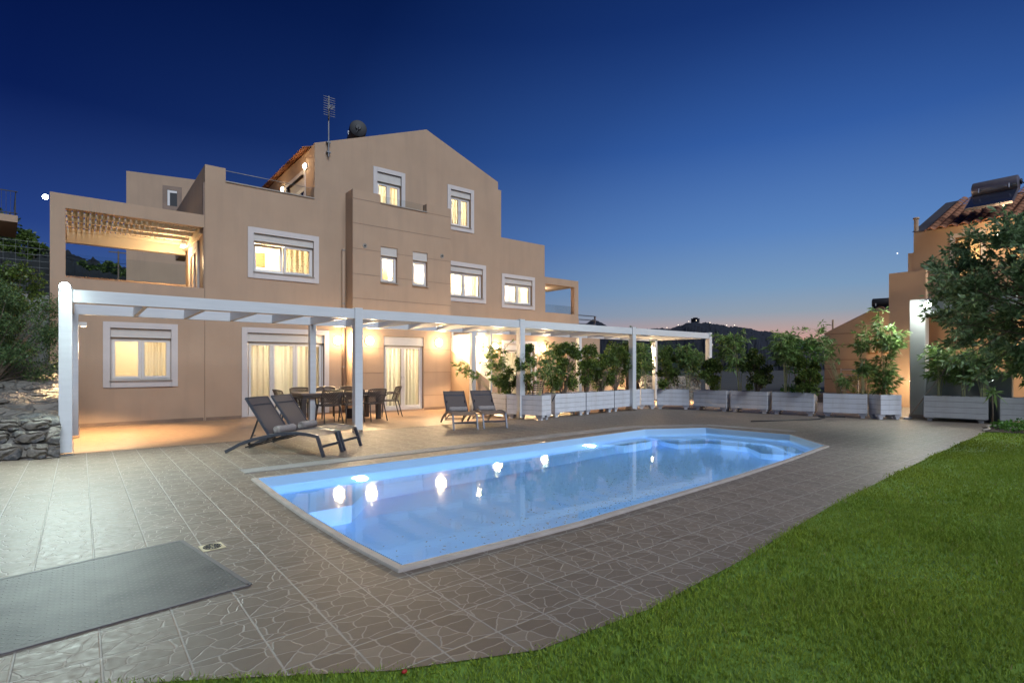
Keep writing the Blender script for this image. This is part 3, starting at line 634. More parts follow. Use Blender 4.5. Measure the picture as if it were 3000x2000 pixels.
# left balcony: framed opening, cream slatted roof
b=MB(); b.wall('y',yM,.2,-.53,2.524,3.44,5.335,[(-.26,2.51,3.4401,5.015)]).box(-.53,-.35,yM+.2,19.2,3.44,3.9).box(-.53,-.35,19.0,19.2,3.9,5.2)
b.box(-.53,2.524,yM+.2,19.2,3.25,3.44).box(-.35,2.524,19.02,19.2,3.44,3.88)
b.build('balcony_frame',M['stucco'],villa)
b=MB().box(-.34,2.50,18.95,19.15,4.78,5.09); b.box(-.345,-.27,yM+.21,19.15,4.86,5.08).build('beam',M['pergola_cream'],villa)
MB().box(2.44,2.52,yM+.21,18.94,4.9,5.08).build('beam',M['pergola_cream'],villa)
for k in range(4):
    y=yM+.62+k*.66; MB().box(-.265,2.435,y,y+.08,5.0,5.085).build('rafter',M['pergola_cream'],villa,bevel=.004)
b=MB(); x=-.25
while x<2.42: b.box(x,x+.094,yM+.22,18.94,5.09,5.102); x+=.114
b.build('slatted_roof',M['pergola_cream'],villa)
MB().wall('x',2.531,.004,yM+.2,19.2,3.44,5.3).build('side_wall',M['stucco'],villa)
dr=bpy.data.objects.new('balcony_door',None); COL.objects.link(dr); dr.parent=villa
b=MB()
for a,c,z0,z1 in ((16.75,16.9,3.45,4.82),(18.1,18.25,3.45,4.82),(16.9,18.1,4.67,4.82)): b.box(2.48,2.53,a,c,z0,z1)
b.build('surround',M['trim'],dr)
b=MB()
for k in range(2):
    y0=16.92+k*.6; b.box(2.49,2.529,y0,y0+.07,3.46,4.66).box(2.49,2.529,y0+.5,y0+.57,3.46,4.66).box(2.49,2.529,y0+.07,y0+.5,4.56,4.66).box(2.49,2.529,y0+.07,y0+.5,3.46,3.56)
b.build('frame',M['frame'],dr)
MB().box(-.25,2.505,yM+.08,yM+.09,3.441,4.0).build('glass_rail',M['rail'],villa)
# downpipe
MB().tube([(6.20,yM-.06,4.95),(6.20,yM-.06,.1)],.045,10).build('downpipe',M['stucco'],villa,True)
b=MB()
for z in (1.4,3.3,4.9): b.lathe([(.046,z-.02),(.055,z-.02),(.055,z+.02),(.046,z+.02)],(6.20,yM-.06,0),10)
b.build('pipe_clamp',M['stonecap'],villa)
# side wall under the outdoor stair and stair itself
st=thing('outdoor_stair','beige side wall with a white slatted stair panel beside the patio door','stair')
MB().prism([(13.95,0),(yG-.01,0),(yG-.01,1.95),(15.4,1.93),(13.95,1.33)],'x',9.70,9.9).build('stair_wall',M['stucco'],st)
b=MB()
for k in range(28):
    y=13.3+k*.078; z0=1.03+(y-13.3)*.435 if y<15.36 else 1.95; b.box(9.72,9.745,y,y+.068,max(z0,.9),2.36)
b.build('slat_panel',M['white'],st)
MB().bar((9.73,13.2,1.0),(9.73,15.38,1.96),.05,.09).bar((9.73,13.2,2.40),(9.73,15.38,2.40),.05,.08).bar((9.73,15.36,1.96),(9.73,15.36,2.6),.05).bar((9.73,13.2,.0),(9.73,13.2,2.4),.06).build('rail',M['white'],st)
# ------------------------------------------------------------------ pergola
pg=thing('pergola','long white wooden pergola with square posts standing along the front of the villa','pergola')
FX=[-.18,4.66,9.21,13.87,18.30]; FY=11.15; BY=13.72; HS=.085
BXs=[-.10,4.55,9.42,14.06,18.5]
for i,x in enumerate(FX):
    MB().box(x-HS,x+HS,FY-HS,FY+HS,.05,2.665).build('post',M['white'],pg,bevel=.006)
    MB().box(x-.10,x-.092,FY-.05,FY+.05,0,.22).box(x+.092,x+.10,FY-.05,FY+.05,0,.22).box(x-.10,x+.10,FY-.05,FY+.05,.004,.014).build('post_foot',M['steel'],pg)
for x in BXs:
    MB().box(x-.075,x+.075,BY-.075,BY+.075,.05,2.44).build('post',M['white'],pg,bevel=.006)
    MB().box(x-.09,x-.082,BY-.05,BY+.05,.004,.22).box(x+.082,x+.09,BY-.05,BY+.05,.004,.22).box(x-.09,x+.09,BY-.05,BY+.05,.006,.016).build('post_foot',M['steel'],pg)
for a,c in zip(FX,FX[1:]): MB().box(a+HS+.002,c-HS-.002,FY-.06,FY+.06,2.435,2.64).build('front_beam',M['white'],pg,bevel=.005)
MB().box(-.18,18.6,BY-.06,BY+.06,2.441,2.64).build('back_beam',M['white'],pg,bevel=.005)
x=.9
rx=[-.12]
while x<18.5: rx.append(x); x+=.905
for x in rx+[18.32]: MB().box(x-.035,x+.035,FY+.062,BY-.062,2.45,2.635).build('rafter',M['white'],pg,bevel=.004)
# ------------------------------------------------------------------ lamps on walls and posts
LG=emit('lit_opal_glass',(1,.86,.62),26)
def wall_lamp(x,y,z,lb,w=34,nx=0,ny=-1,wash=None):
    t=thing('wall_lamp',lb,'wall lamp',(x,y,z),0,'round lamps on the villa wall')
    if ny: 
        MB().lathe([(.001,0),(.135,0),(.14,-.03),(.128,-.04)],n=24,axis='y').build('base',M['frame'],t,'auto'); MB().sphere((0,-.05,0),.125,8,(1,.6,1)).build('globe',LG,t,True)
    else:
        MB().lathe([(.001,0),(.10,0),(.105,-.03),(.09,-.04)],n=24,axis='x').build('base',M['frame'],t,'auto'); MB().sphere((-.05,0,0),.09,8,(.65,1,1)).build('globe',LG,t,True)
    if wash: point('lamp_light',(nx*.8 if nx else 0,ny*.8,-.1),w*2.5,WARM,.10,t); return
    point('lamp_light',(nx*.30 if nx else 0,ny*.30,-.02),w*1.15,WARM,.10,t)
    q=spot('lamp_beam',(0,0,0),(nx,ny,-.45) if not nx else (nx,0,-.45),w*11,WARM,165,.6,.09); q.parent=t; q.location=(nx*.16,ny*.18 if not nx else 0,0)
wall_lamp(6.03,yM,2.19,'lit round wall lamp between the sliding glass door and the downpipe')
wall_lamp(6.80,yB,2.18,'lit round wall lamp just left of the bay patio door')
wall_lamp(9.20,yB,2.19,'lit round wall lamp between the bay patio door and the stair wall')
wall_lamp(12.41,yG,2.18,'lit round wall lamp left of the door behind the planters',60)
wall_lamp(14.85,yG,2.14,'lit round wall lamp furthest along the wall, right of the door behind the planters',60)
wall_lamp(5.575,17.35,7.70,'lit wall lamp right of the roof terrace door under the tiled eave',11,-1,0,True)
wall_lamp(5.575,19.75,7.58,'lit wall lamp left of the roof terrace door under the tiled eave',8,-1,0,True)
t=thing('balcony_lamp','lamp under the ceiling of the right end balcony of the villa','lamp',(15.9,17.9,4.86))
MB().lathe([(.001,-.07),(.08,-.05),(.09,0)],n=20).build('globe',LG,t,True); point('lamp_light',(0,0,-.18),26,(1,.7,.5),.06,t)
t=thing('balcony_lamp','bright lamp under the slatted cream roof of the left balcony','lamp',(2.35,18.35,4.98))
MB().box(-.05,.05,-.16,.16,-.05,.03).build('housing',M['frame'],t); MB().box(-.045,.045,-.15,.15,-.075,-.052).build('tube',LG,t); point('lamp_light',(-.3,-.3,-.5),95,WARM,.06,t)
def post_lamp(x,y,z,nx,lb,w=30,spill=.055):
    t=thing('post_lamp',lb,'post lamp',(x,y,z),0,'downlights fixed to the pergola posts')
    MB().box(min(0,nx*.13),max(0,nx*.13),-.045,.045,-.03,.05).build('housing',M['frame'],t,bevel=.006)
    MB().lathe([(.001,-.034),(.032,-.034),(.036,-.03)],(nx*.075,0,0),16).build('lens',LG,t)
    spot('lamp_light',(x+nx*.075,y,z-.05),(x+nx*.10,y,0),w,WARM,104,.35,.03)
    point('lamp_spill',(x+nx*.17,y,z-.09),w*spill,WARM,.03)
post_lamp(-.025,13.72,2.24,1,'small downlight on the back pergola post at the left end, shining on the terrace',1150,.004)
post_lamp(9.497,13.70,2.36,1,'downlight on the back pergola post behind the right loungers',520)
post_lamp(18.42,13.70,2.2,-1,'downlight on the far back pergola post among the bamboo',900)
post_lamp(18.385,11.15,2.2,1,'downlight on the outer face of the last pergola post',900)
FL=emit('floodlight_glass',(.88,1,.95),60)
def flood(x,y,z,rz,lb,tgt,w,ang,name='floodlight',sz=1.,c=COOL):
    t=thing(name,lb,'floodlight',(x,y,z),rz)
    MB().lathe([(.001,.07*sz),(.06*sz,.06*sz),(.11*sz,0),(.115*sz,-.03*sz),(.105*sz,-.03*sz)],n=24,axis='y').box(-.02,.02,.06*sz,.12*sz,-.02,.02).build('housing',M['darkmetal'],t,'auto')
    MB().lathe([(.001,-.075*sz),(.05*sz,-.065*sz),(.085*sz,-.045*sz),(.104*sz,-.02*sz)],n=24,axis='y').build('glass',FL,t,True)
    d=Vector((math.sin(rz),-math.cos(rz),0))
    if w: spot('lamp_light',(x+d.x*.06,y+d.y*.06,z-.01),tgt,w,c,ang,1.0,.16)
flood(-.185,10.98,2.66,math.radians(-4),'glaring white floodlight on top of the nearest pergola post',(.2,6.6,.3),1300,168,sz=.72)
flood(-.60,15.93,5.19,math.radians(-12),'small spotlight at the top left corner of the balcony frame',(-2,6,0),120,70,sz=.55)
flood(17.58,4.30,3.05,math.radians(-108),'white floodlight in front of the rendered portal, half hidden by leaves',(12.5,5.6,.6),620,140,c=(.93,1,.93))
point('lamp_spill',(17.5,4.36,3.0),65,(.93,1,.93),.06)

point('lamp_spill',(-.185,10.90,2.56),5,COOL,.04)
# ------------------------------------------------------------------ loungers and towels
def make_lounger(tp):
    t=thing('sun_lounger','','sun lounger',group='reclining sun loungers by the pool')
    prof=[(0,.02),(.12,.075),(.27,.15),(.5,.23),(.78,.295),(1.05,.345),(1.3,.36),(1.5,.35),(1.70,.315)]
    W_=.27
    for s in (-1,1):
        MB().tube([(x,s*W_,z) for x,z in prof],.70710678,4,flat=(.035,.05)).build('side_rail',M['metal'],t,bevel=.004)
        MB().bar((1.685,s*W_,.325),(1.80,s*W_,0.0),.036,.05).build('leg',M['metal'],t,bevel=.004)
    MB().bar((1.745,-W_+.02,.16),(1.745,W_-.02,.16),.025,.04).build('front_crossbar',M['metal'],t)
    b=MB(); sec=[(x,z+.012) for x,z in prof if x>=.78]; n=len(sec)
    for k in range(n-1):
        for s0,s1 in ((-1,-.34),(-.34,.34),(.34,1)):
            sag=lambda s: -.012*(1-s*s)
            b.quad((sec[k][0],s0*W_*.95,sec[k][1]+sag(s0)),(sec[k+1][0],s0*W_*.95,sec[k+1][1]+sag(s0)),(sec[k+1][0],s1*W_*.95,sec[k+1][1]+sag(s1)),(sec[k][0],s1*W_*.95,sec[k][1]+sag(s1)))
    b.build('seat_sling',M['sling'],t,True)
    hb=(.80,.315); W2_=.25
    b=MB()
    for s in (-1,1): b.bar((hb[0],s*W2_,hb[1]),(tp[0],s*W2_,tp[1]),.03,.035)
    b.bar((tp[0],-W2_,tp[1]),(tp[0],W2_,tp[1]),.02,.02); b.bar((hb[0],-W2_,hb[1]),(hb[0],W2_,hb[1]),.025,.025); b.build('back_frame',M['metal'],t)
    b=MB(); q=lambda f,s,o=0:(hb[0]+(tp[0]-hb[0])*f+.012+o,s*W2_*.94,hb[1]+(tp[1]-hb[1])*f)
    for f0,f1 in ((.0,.3),(.3,.6),(.6,.84),(.84,.99)): b.quad(q(f0,-1),q(f0,1),q(f1,1),q(f1,-1))
    b.build('back_sling',M['sling2'],t); MB().bar(q(.80,-1,.004),q(.80,1,.004),.008,.03).build('seam',M['metal'],t)
    b=MB()
    for s in (-1,1): b.bar((.59,s*.22,.59),(.40,s*.22,.14),.018,.022); b.bar((.34,s*.22,.10),(.86,s*.22,.25),.02,.02)
    b.bar((.40,-.22,.14),(.40,.22,.14),.016).bar((.34,-.22,.10),(.34,.22,.10),.016).bar((.86,-.22,.25),(.86,.22,.25),.016)
    for k in range(4): b.bar((.44+.03*k-.03,-.24,.16+.045*k),(.44+.03*k-.03,-.20,.16+.045*k),.03,.012)
    b.build('recline_strut',M['darkmetal'],t)
    return t
lg=make_lounger((.37,.90)); lg2=make_lounger((.27,.79))
def ang(a,b): return math.atan2(b[1]-a[1],b[0]-a[0])
spots=[((2.07,9.99),ang((1.90,9.78),(2.97,8.41)),'dark sun lounger nearest the camera, left one of the pair beside the pool'),
 ((2.585,10.445),ang((2.43,10.2),(3.50,8.83)),'dark sun lounger right beside the nearest one, partly in front of a pergola post'),
 ((7.36,11.66),ang((7.11,11.74),(6.45,10.12)),'dark sun lounger in front of the patio door, left of the far pair'),
 ((8.06,11.50),ang((7.83,11.55),(7.17,9.93)),'dark sun lounger next to the white slatted planter, right of the far pair')]
def make_towel():
    t=thing('rolled_towel','','towel',group='rolled towels on the loungers')
    pts=[]; n=70
    for i in range(n+1):
        a=i/n*2*PI*3.1; r=.018+.058*(i/n); pts.append((r*math.cos(a),r*math.sin(a)))
    vs=[]; fs=[]; m=12
    for j in range(m+1):
        y=-.21+.42*j/m
        for k,(px,pz) in enumerate(pts):
            w=1+.05*math.sin(j*1.3+k*.09)+.03*math.sin(j*3.1)
            vs.append((px*w,y+.008*math.sin(k*.25),pz*w))
    fs=[(j*(n+1)+k,j*(n+1)+k+1,(j+1)*(n+1)+k+1,(j+1)*(n+1)+k) for j in range(m) for k in range(n)]
    o=MB().add(vs,fs).build('roll',M['towel'],t,True); s=o.modifiers.new('thick','SOLIDIFY'); s.thickness=.016
    return t
tw=make_towel()
tl=['grey rolled towel lying on the lounger nearest the camera','grey rolled towel on the second lounger from the camera','grey rolled towel on the lounger in front of the patio door','grey rolled towel on the lounger beside the white planter']
for i,((x,y),r,lb) in enumerate(spots):
    o=[lg,None,lg2,None][i] or dup(lg if i<2 else lg2,(0,0,0),0); o.location=(x,y,.0); o.rotation_euler=(0,0,r); o['label']=lb
    v=tw if i==0 else dup(tw,(0,0,0),0)
    c=Vector((.91,0,.425)); c.rotate(Matrix.Rotation(r,3,'Z')); v.location=(x+c.x,y+c.y,.395); v.rotation_euler=(0,0,r+(.06 if i%2 else -.05)); v['label']=tl[i]
# ------------------------------------------------------------------ dining table and chairs
t=thing('dining_table','long dark rectangular dining table under the pergola','table',(5.30,14.02,0),math.radians(-1))
MB().box(-1.05,1.05,-.46,.46,.70,.745).build('tabletop',M['tabletop'],t,bevel=.005)
b=MB(); rect=.0
for s in (-1,1): b.box(-1.0,1.0,s*.43-.012,s*.43+.012,.61,.699).box(s*1.0-.012,s*1.0+.012,-.418,.418,.61,.699)
b.build('apron',M['plastic'],t)
for sx_ in (-1,1):
    for sy in (-1,1): MB().box(sx_*.98-.055,sx_*.98+.055,sy*.40-.055,sy*.40+.055,0,.608).build('leg',M['plastic'],t,bevel=.004)
def make_chair():
    t=thing('net_chair','','chair',group='dining chairs around the table')   # faces +x
    for s in (-1,1):
        MB().tube([(.24,s*.22,.44),(.27,s*.245,0)],.019,8,.013).build('leg',M['plastic'],t,True)
        MB().tube([(-.19,s*.20,.44),(-.30,s*.235,0)],.019,8,.013).build('leg',M['plastic'],t,True)
        MB().tube([(-.235,s*.235,.66),(-.05,s*.275,.665),(.12,s*.275,.645),(.20,s*.265,.58),(.235,s*.235,.45)],.017,8).build('armrest',M['plastic'],t,True)
    b=MB().tube([(.25,-.22,.45),(.25,.22,.45)],.016,8)
    b.tube([(.25,-.22,.45),(-.2,-.2,.445),(-.2,.2,.445),(.25,.22,.45)],.016,8)
    for k in range(-7,12):
        for sg in (1,-1):
            a=Vector((-.2+.065*k*.6,-.21 if sg>0 else .21,.447)); c=a+Vector((.25,.42*sg,0))
            q0=max(0,(-.2-a.x)/.25); q1=min(1,(.25-a.x)/.25)
            if q1>q0+.05: b.tube([a+(c-a)*q0,a+(c-a)*q1],.0075,4)
    b.build('seat',M['plastic'],t)
    def Q(u,v):  # back shell, u -1..1 across, v 0..1 up
        x=-.205-.10*v-.02*v*v+.10*abs(u)**2.2; return Vector((x,u*(.235+.02*v),.45+.385*v-.03*v*abs(u)**3))
    b=MB(); 
    b.tube([Q(-1,v/8) for v in range(9)]+[Q(u/8,1) for u in range(-7,8)]+[Q(1,1-v/8) for v in range(9)],.015,8)
    b.tube([Q(u/8,.0) for u in range(-8,9)],.014,8)
    for k in range(-10,11):
        for sg in (1,-1):
            pts=[]
            for i in range(13):
                v=i/12; u=k*.17+sg*(v-.5)*1.1
                if -1<=u<=1: pts.append(Q(u,v))
            if len(pts)>1: b.tube(pts,.0095,4)
    b.build('backrest',M['plastic'],t)
    return t
cspec=[(4.02,13.98,.1,'net backed chair at the left end of the dining table'),
 (4.62,14.72,-PI/2,'net backed chair at the wall side of the table, near the sliding door'),
 (5.32,14.74,-PI/2-.05,'net backed chair in the middle of the wall side of the table'),
 (5.98,14.74,-PI/2+.04,'net backed chair at the wall side of the table, near the downpipe'),
 (4.82,13.28,PI/2+.03,'net backed chair on the pool side, just right of the back pergola post'),
 (5.40,13.30,PI/2-.06,'net backed chair on the pool side of the table, behind the front post'),
 (5.98,13.28,PI/2+.1,'net backed chair at the pool side of the table, right of the front pergola post'),
 (6.86,14.12,PI-.25,'net backed chair pulled out at the right end of the dining table')]
ch0=make_chair()
for i,(x,y,r,lb) in enumerate(cspec):
    o=ch0 if i==0 else dup(ch0,(0,0,0),0); o.location=(x,y,.004); o.rotation_euler=(0,0,r); o['label']=lb
p=thing('plant_pot','small black plastic pot standing on the floor under the dining table','pot',(5.72,14.25,.004))
MB().lathe([(.001,0),(.085,0),(.115,.22),(.125,.22),(.125,.26),(.11,.26),(.105,.225),(.001,.22)],n=20).build('body',M['black'],p,'auto')
MB().tube([(.118*math.cos(a/12*PI),.118*math.sin(a/12*PI),.25+.14*math.sin(a/12*PI)*0) for a in range(-12,13)],.008,6).build('rim',M['black'],p)
# slatted chairs behind the planters
def make_slat_chair():
    t=thing('slatted_chair','','chair',group='slatted wooden chairs behind the planters')
    for s in (-1,1):
        MB().bar((.2,s*.2,.44),(.22,s*.2,0),.035).build('leg',M['plastic'],t); MB().tube([(-.22,s*.2,0),(-.2,s*.2,.44),(-.30,s*.2,.86)],.0247,4).build('leg',M['plastic'],t)
    b=MB()
    for k in range(6): b.box(-.2+.07*k,-.2+.07*k+.055,-.21,.21,.43,.45)
    b.build('seat',M['plastic'],t); b=MB()
    for k in range(5): z=.52+.075*k; x=-.21-.10*(z-.44)/.42; b.box(x-.01,x+.01,-.2,.2,z,z+.05)
    b.build('backrest',M['plastic'],t); return t
s0=make_slat_chair(); s0.location=(13.0,14.9,.004); s0.rotation_euler=(0,0,1.25); s0['label']='slatted dark chair behind the planters, left one of two'
dup(s0,(13.6,14.6,.004),1.35,'slatted dark chair behind the planters, right one of two')
# ------------------------------------------------------------------ planters
def planter(p0,p1,dep,lb,zt=.66,zb=.13,m='board',feet=((.12,.0),(.88,.0))):
    a,c=Vector((*p0,0)),Vector((*p1,0)); d=(c-a); ln=d.length; rz=math.atan2(d.y,d.x)
    t=thing('planter_box',lb,'planter',(a.x,a.y,0),rz,'white slatted planter boxes')
    nb=4; h=(zt-zb)/nb; b=MB()
    for k in range(nb):
        z0,z1=zb+k*h,zb+(k+1)*h-.007
        b.box(0,ln,0,.022,z0,z1).box(0,ln,dep-.022,dep,z0,z1).box(0,.022,.022,dep-.022,z0,z1).box(ln-.022,ln,.022,dep-.022,z0,z1)
    b.build('boards',M[m],t,bevel=.003)
    b=MB(); b.box(.024,ln-.024,.024,dep-.024,zb,zt-.06); b.build('liner',M['black'],t)
    b=MB(); nx,ny=int(ln/.06),int(dep/.06); vs=[(.03+(ln-.06)*i/nx,.03+(dep-.06)*j/ny,zt-.05+random.uniform(0,.035)) for j in range(ny+1) for i in range(nx+1)]
    b.add(vs,[(j*(nx+1)+i,j*(nx+1)+i+1,(j+1)*(nx+1)+i+1,(j+1)*(nx+1)+i) for j in range(ny) for i in range(nx)]).build('soil',M['soil'],t)
    for fx in (.10,.90):
        for fy in (.06,dep-.16): MB().box(ln*fx-.05,ln*fx+.05,fy,fy+.10,.0,.07).box(ln*fx-.09,ln*fx+.09,fy-.02,fy+.12,.071,zb-.002).build('foot',M[m],t,bevel=.004)
    return t
PL_=[((8.92,12.75),(9.05,11.58),.48,'white planter box standing at right angles to the wall, furthest under the pergola'),
 ((9.02,11.52),(9.36,10.46),.48,'white planter box behind the far right lounger, its end at the passage'),
 ((10.20,10.86),(11.47,10.92),.50,'white planter box with its corner beside the passage, at the left of the straight row'),
 ((11.53,10.94),(12.90,11.08),.50,'middle white planter box of the straight row in front of the pergola'),
 ((12.96,11.1),(14.40,11.25),.50,'right hand white planter box of the straight row, next to the corner'),
 ((14.52,11.32),(14.86,11.04),.45,'short white planter box at the inner corner of the row'),
 ((14.95,11.0),(15.52,10.16),.50,'white planter box set diagonally just past the inner corner'),
 ((15.60,10.05),(15.72,8.98),.50,'white planter box under the end of the pergola, first of the long curved row'),
 ((15.76,8.86),(15.92,7.80),.50,'white planter box holding the tall bamboo in front of the dark hill'),
 ((15.98,7.68),(16.20,6.60),.50,'white planter box with a round dark bush and a bamboo clump'),
 ((16.26,6.38),(16.60,5.40),.50,'last long white planter box before the square one, with a black hose below'),
 ((16.57,5.08),(17.02,4.74),.48,'small square white planter box beside the white portal')]
for a,c,dp_,lb in PL_: planter(a,c,dp_,lb)
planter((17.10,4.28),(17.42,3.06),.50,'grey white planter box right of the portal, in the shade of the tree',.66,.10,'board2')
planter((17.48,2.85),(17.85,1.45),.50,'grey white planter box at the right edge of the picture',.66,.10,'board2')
o=MB().tube([(9.55,10.75,.62)]+[(9.55+.62*t,10.75+.08*t,.64-.30*math.sin(PI*t)) for t in (.1,.25,.4,.5,.6,.75,.9)]+[(10.2,10.84,.63)],.011,8).build('barrier_cable',M['black'],None,True); tag(o,'thin black cable hanging across the passage between two planter boxes','cable')
o=MB().tube([(13.37,6.96,.015),(14.1,6.6,.015),(14.6,6.36,.015),(15.3,6.12,.015),(15.9,6.2,.015),(16.15,6.45,.018),(16.4,6.1,.016),(16.5,5.9,.015)],.016,8).build('garden_hose',M['black'],None,True); tag(o,'black garden hose lying on the deck in front of the long planter','hose')
t=thing('pool_pole','long thin pole leaning against the bamboo beside the portal','pole')
MB().tube([(17.30,4.66,.05),(17.30,4.0,1.13),(17.30,3.75,1.54)],.016,8).build('shaft',M['stonecap'],t,True); MB().box(17.15,17.45,4.62,4.74,.004,.06).build('brush_head',M['board'],t,bevel=.01)
# ------------------------------------------------------------------ plants
def leaf_quads(c,dirs,ln,wd,droop=.25,flat=.0):
    """c (N,3) leaf bases, dirs (N,3) unit"""
    n=len(c); r=rng.normal(size=(n,3)); s=np.cross(dirs,r); s/=np.linalg.norm(s,axis=1,keepdims=True)+1e-9
    s[:,2]*=(1-flat); ln=ln[:,None]; wd=wd[:,None]
    mid=c+dirs*ln*.45; tip=c+dirs*ln; tip[:,2]-=(ln*droop)[:,0]; mid[:,2]-=(ln*droop*.25)[:,0]
    return np.stack([c,mid+s*wd,tip,mid-s*wd],1)
def unit(v): return v/(np.linalg.norm(v,axis=1,keepdims=True)+1e-9)
def bamboo(loc,h,spread,nc,label,nl=900,lean=(0,0),bare=.35,lw=.011,ll=.16,m='leaf_bamboo',tufts=None):
    nl=int(nl*1.3); lw*=1.5; spread*=.78; bare=min(.6,bare+.15); h*=1.06
    t=thing('bamboo_plant',label,'bamboo',loc,0,'bamboo plants in the planters')
    b=MB(); cs=[]; ds=[]
    for k in range(nc):
        a=random.uniform(0,2*PI); r0=random.uniform(0,.09); hh=h*random.uniform(.72,1.0) if k else h
        o=Vector((r0*math.cos(a),r0*math.sin(a)*.8,0)); q=Vector((math.cos(a)*spread*random.uniform(.15,.7)+lean[0],math.sin(a)*spread*.5*random.uniform(.15,.7)+lean[1],hh))
        pts=[o+Vector((q.x*f**1.6,q.y*f**1.6,q.z*f)) for f in (0,.2,.4,.6,.8,1)]
        b.tube(pts,.010,6,.003)
        for i in range(max(1,nl//nc//9)):
            f=random.choice(tufts)+random.uniform(-.09,.09) if tufts else bare+(1-bare)*random.random()**.75
            f=min(1,max(.05,f)); p=Vector((q.x*f**1.6,q.y*f**1.6,q.z*f))+o
            ta=random.uniform(0,2*PI); br=Vector((math.cos(ta),math.sin(ta),random.uniform(.0,.7)))*random.uniform(.05,1)*spread*.55
            e=p+br; b.tube([p,p+br*.5+Vector((0,0,.02)),e],.003,3,.0015,cap=False)
            for j in range(9):
                g=random.uniform(.35,1); cs.append(p+br*g); d=br.normalized()*.7+Vector((random.gauss(0,.5),random.gauss(0,.5),random.gauss(-.05,.4))); ds.append(d)
    cs=np.array(cs); ds=unit(np.array(ds)); n=len(cs)
    b.build('stems',M['culm'],t)
    npmesh('foliage',leaf_quads(cs,ds,rng.uniform(.65,1.15,n)*ll,rng.uniform(.7,1.2,n)*lw,.3),4,M[m],t)
    return t
def bush(loc,w,d,h,label,nl=1800,name='laurel_bush',cat='shrub',ll=.085,lw=.019,m='leaf_bush',group='leafy shrubs in the planters',clumps=16,z0=.12,stem=.012,dense=.0):
    nl=int(nl*1.5); lw*=1.2; w*=1.1
    t=thing(name,label,cat,loc,0,group)
    b=MB(); cs=[]; ds=[]
    for k in range(clumps):
        a=random.uniform(0,2*PI); zz=z0+(1-z0)*random.random()**.8; rr=math.sqrt(random.random())*(1-.45*abs(zz-.5)*1.4)
        c=Vector((rr*math.cos(a)*w/2,rr*math.sin(a)*d/2,zz*h)); s=random.uniform(.14,.27)*min(w,h)*.62
        b.tube([(c.x*.15+random.gauss(0,.02),c.y*.15,0),(c.x*.45,c.y*.45,c.z*.45),c],stem,5,stem*.35,cap=False)
        for i in range(nl//clumps):
            v=Vector((random.gauss(0,1),random.gauss(0,1),random.gauss(0,.95))); v=v.normalized()*(random.random()**.42)
            cs.append(c+v*s); dd=v+Vector((random.gauss(0,.6),random.gauss(0,.6),random.gauss(.1,.6))); ds.append(dd)
    cs=np.array(cs); cs[:,2]=np.maximum(cs[:,2],.01); ds=unit(np.array(ds)); n=len(cs)
    b.build('stems',M['bark'],t)
    npmesh('foliage',leaf_quads(cs,ds,rng.uniform(.6,1.2,n)*ll,rng.uniform(.7,1.2,n)*lw,.15),4,M[m],t)
    return t
Z=.63
# by the loungers and under the pergola (lit warm)
bamboo((9.30,12.15,Z),1.30,.85,7,'bright lit bamboo at the wall end of the crosswise planter, a long branch arching left',900,(-.15,0),.25,.012,.14,tufts=(.3,.55,.75,.95))
t=bamboo((9.12,12.35,Z),.80,.35,3,'arching bamboo shoots leaning left over the loungers',170,(-.85,.25),.6,.013,.16,tufts=(.7,.85,1))
bush((9.28,11.75,Z),.75,.5,.75,'low leafy shrub in the crosswise planter, behind the far right lounger',900,clumps=11)
bush((9.36,11.15,Z),.62,.45,1.30,'upright leafy shrub just left of the front pergola post',1500,clumps=14)
bamboo((9.52,10.75,Z),.95,.7,6,'bamboo at the passage end of the crosswise planter, right of the front post',520,(.1,-.1),.2,.012,.13)
bush((10.80,11.15,Z),1.15,.6,1.42,'dense tall laurel left in the straight row, beside the passage',3000,clumps=22)
bamboo((10.42,11.15,Z),1.35,.5,4,'thin bamboo at the passage corner of the straight row',420,(-.25,0),.45,.010,.13)
bush((11.80,11.2,Z),.85,.55,1.36,'open dark laurel second from the passage in the straight row',1900,clumps=20)
bush((12.5,11.25,Z),.95,.55,1.30,'open laurel in the middle planter of the straight row',2000,clumps=20)
bush((13.25,11.35,Z),.95,.55,1.50,'dark laurel with upright shoots in front of the fourth pergola post',2100,clumps=22)
bush((14.0,11.45,Z),1.0,.55,1.48,'laurel standing on thin stems at the right of the straight row',2000,clumps=20,z0=.3)
bamboo((14.35,11.45,Z),1.95,.3,2,'single tall shoot rising above the pergola beam at the corner',200,(0,0),.5,.012,.12,tufts=(.55,.75,.97))
bamboo((14.85,11.4,Z),1.45,.75,6,'yellow green bamboo at the inner corner under the pergola',1000,(0,0),.25,.011,.15)
bush((15.35,10.85,Z),.95,.6,1.35,'dense dark bush in the diagonal planter',2600,clumps=20)
bamboo((15.75,10.35,Z),1.40,.7,7,'yellow green bamboo at the end of the pergola',1200,(0,0),.3,.012,.17)
bush((15.85,9.55,Z),.95,.6,.98,'rounded dark bush in front of the last pergola post',2200,clumps=18)
bamboo((15.95,9.35,Z),1.62,.55,4,'slim yellow bamboo behind the rounded bush by the last pergola post',360,(.05,-.1),.6,.014,.19,tufts=(.75,.9,1))
bamboo((15.98,8.65,Z),1.65,.75,6,'tall pale bamboo standing alone against the dark hill',620,(0,0),.2,.015,.22,tufts=(.5,.7,.85,.98))
bush((16.05,8.15,Z),.80,.6,1.25,'dark upright bush right of the lone bamboo',2200,clumps=18)
bamboo((16.15,7.35,Z),1.70,1.0,11,'wide clump of bamboo canes against the sunset sky',1100,(.0,.0),.5,.013,.20,tufts=(.65,.8,.95))
bush((16.3,6.85,Z),1.0,.65,1.0,'round dark bush in front of the bamboo clump',2600,clumps=20)
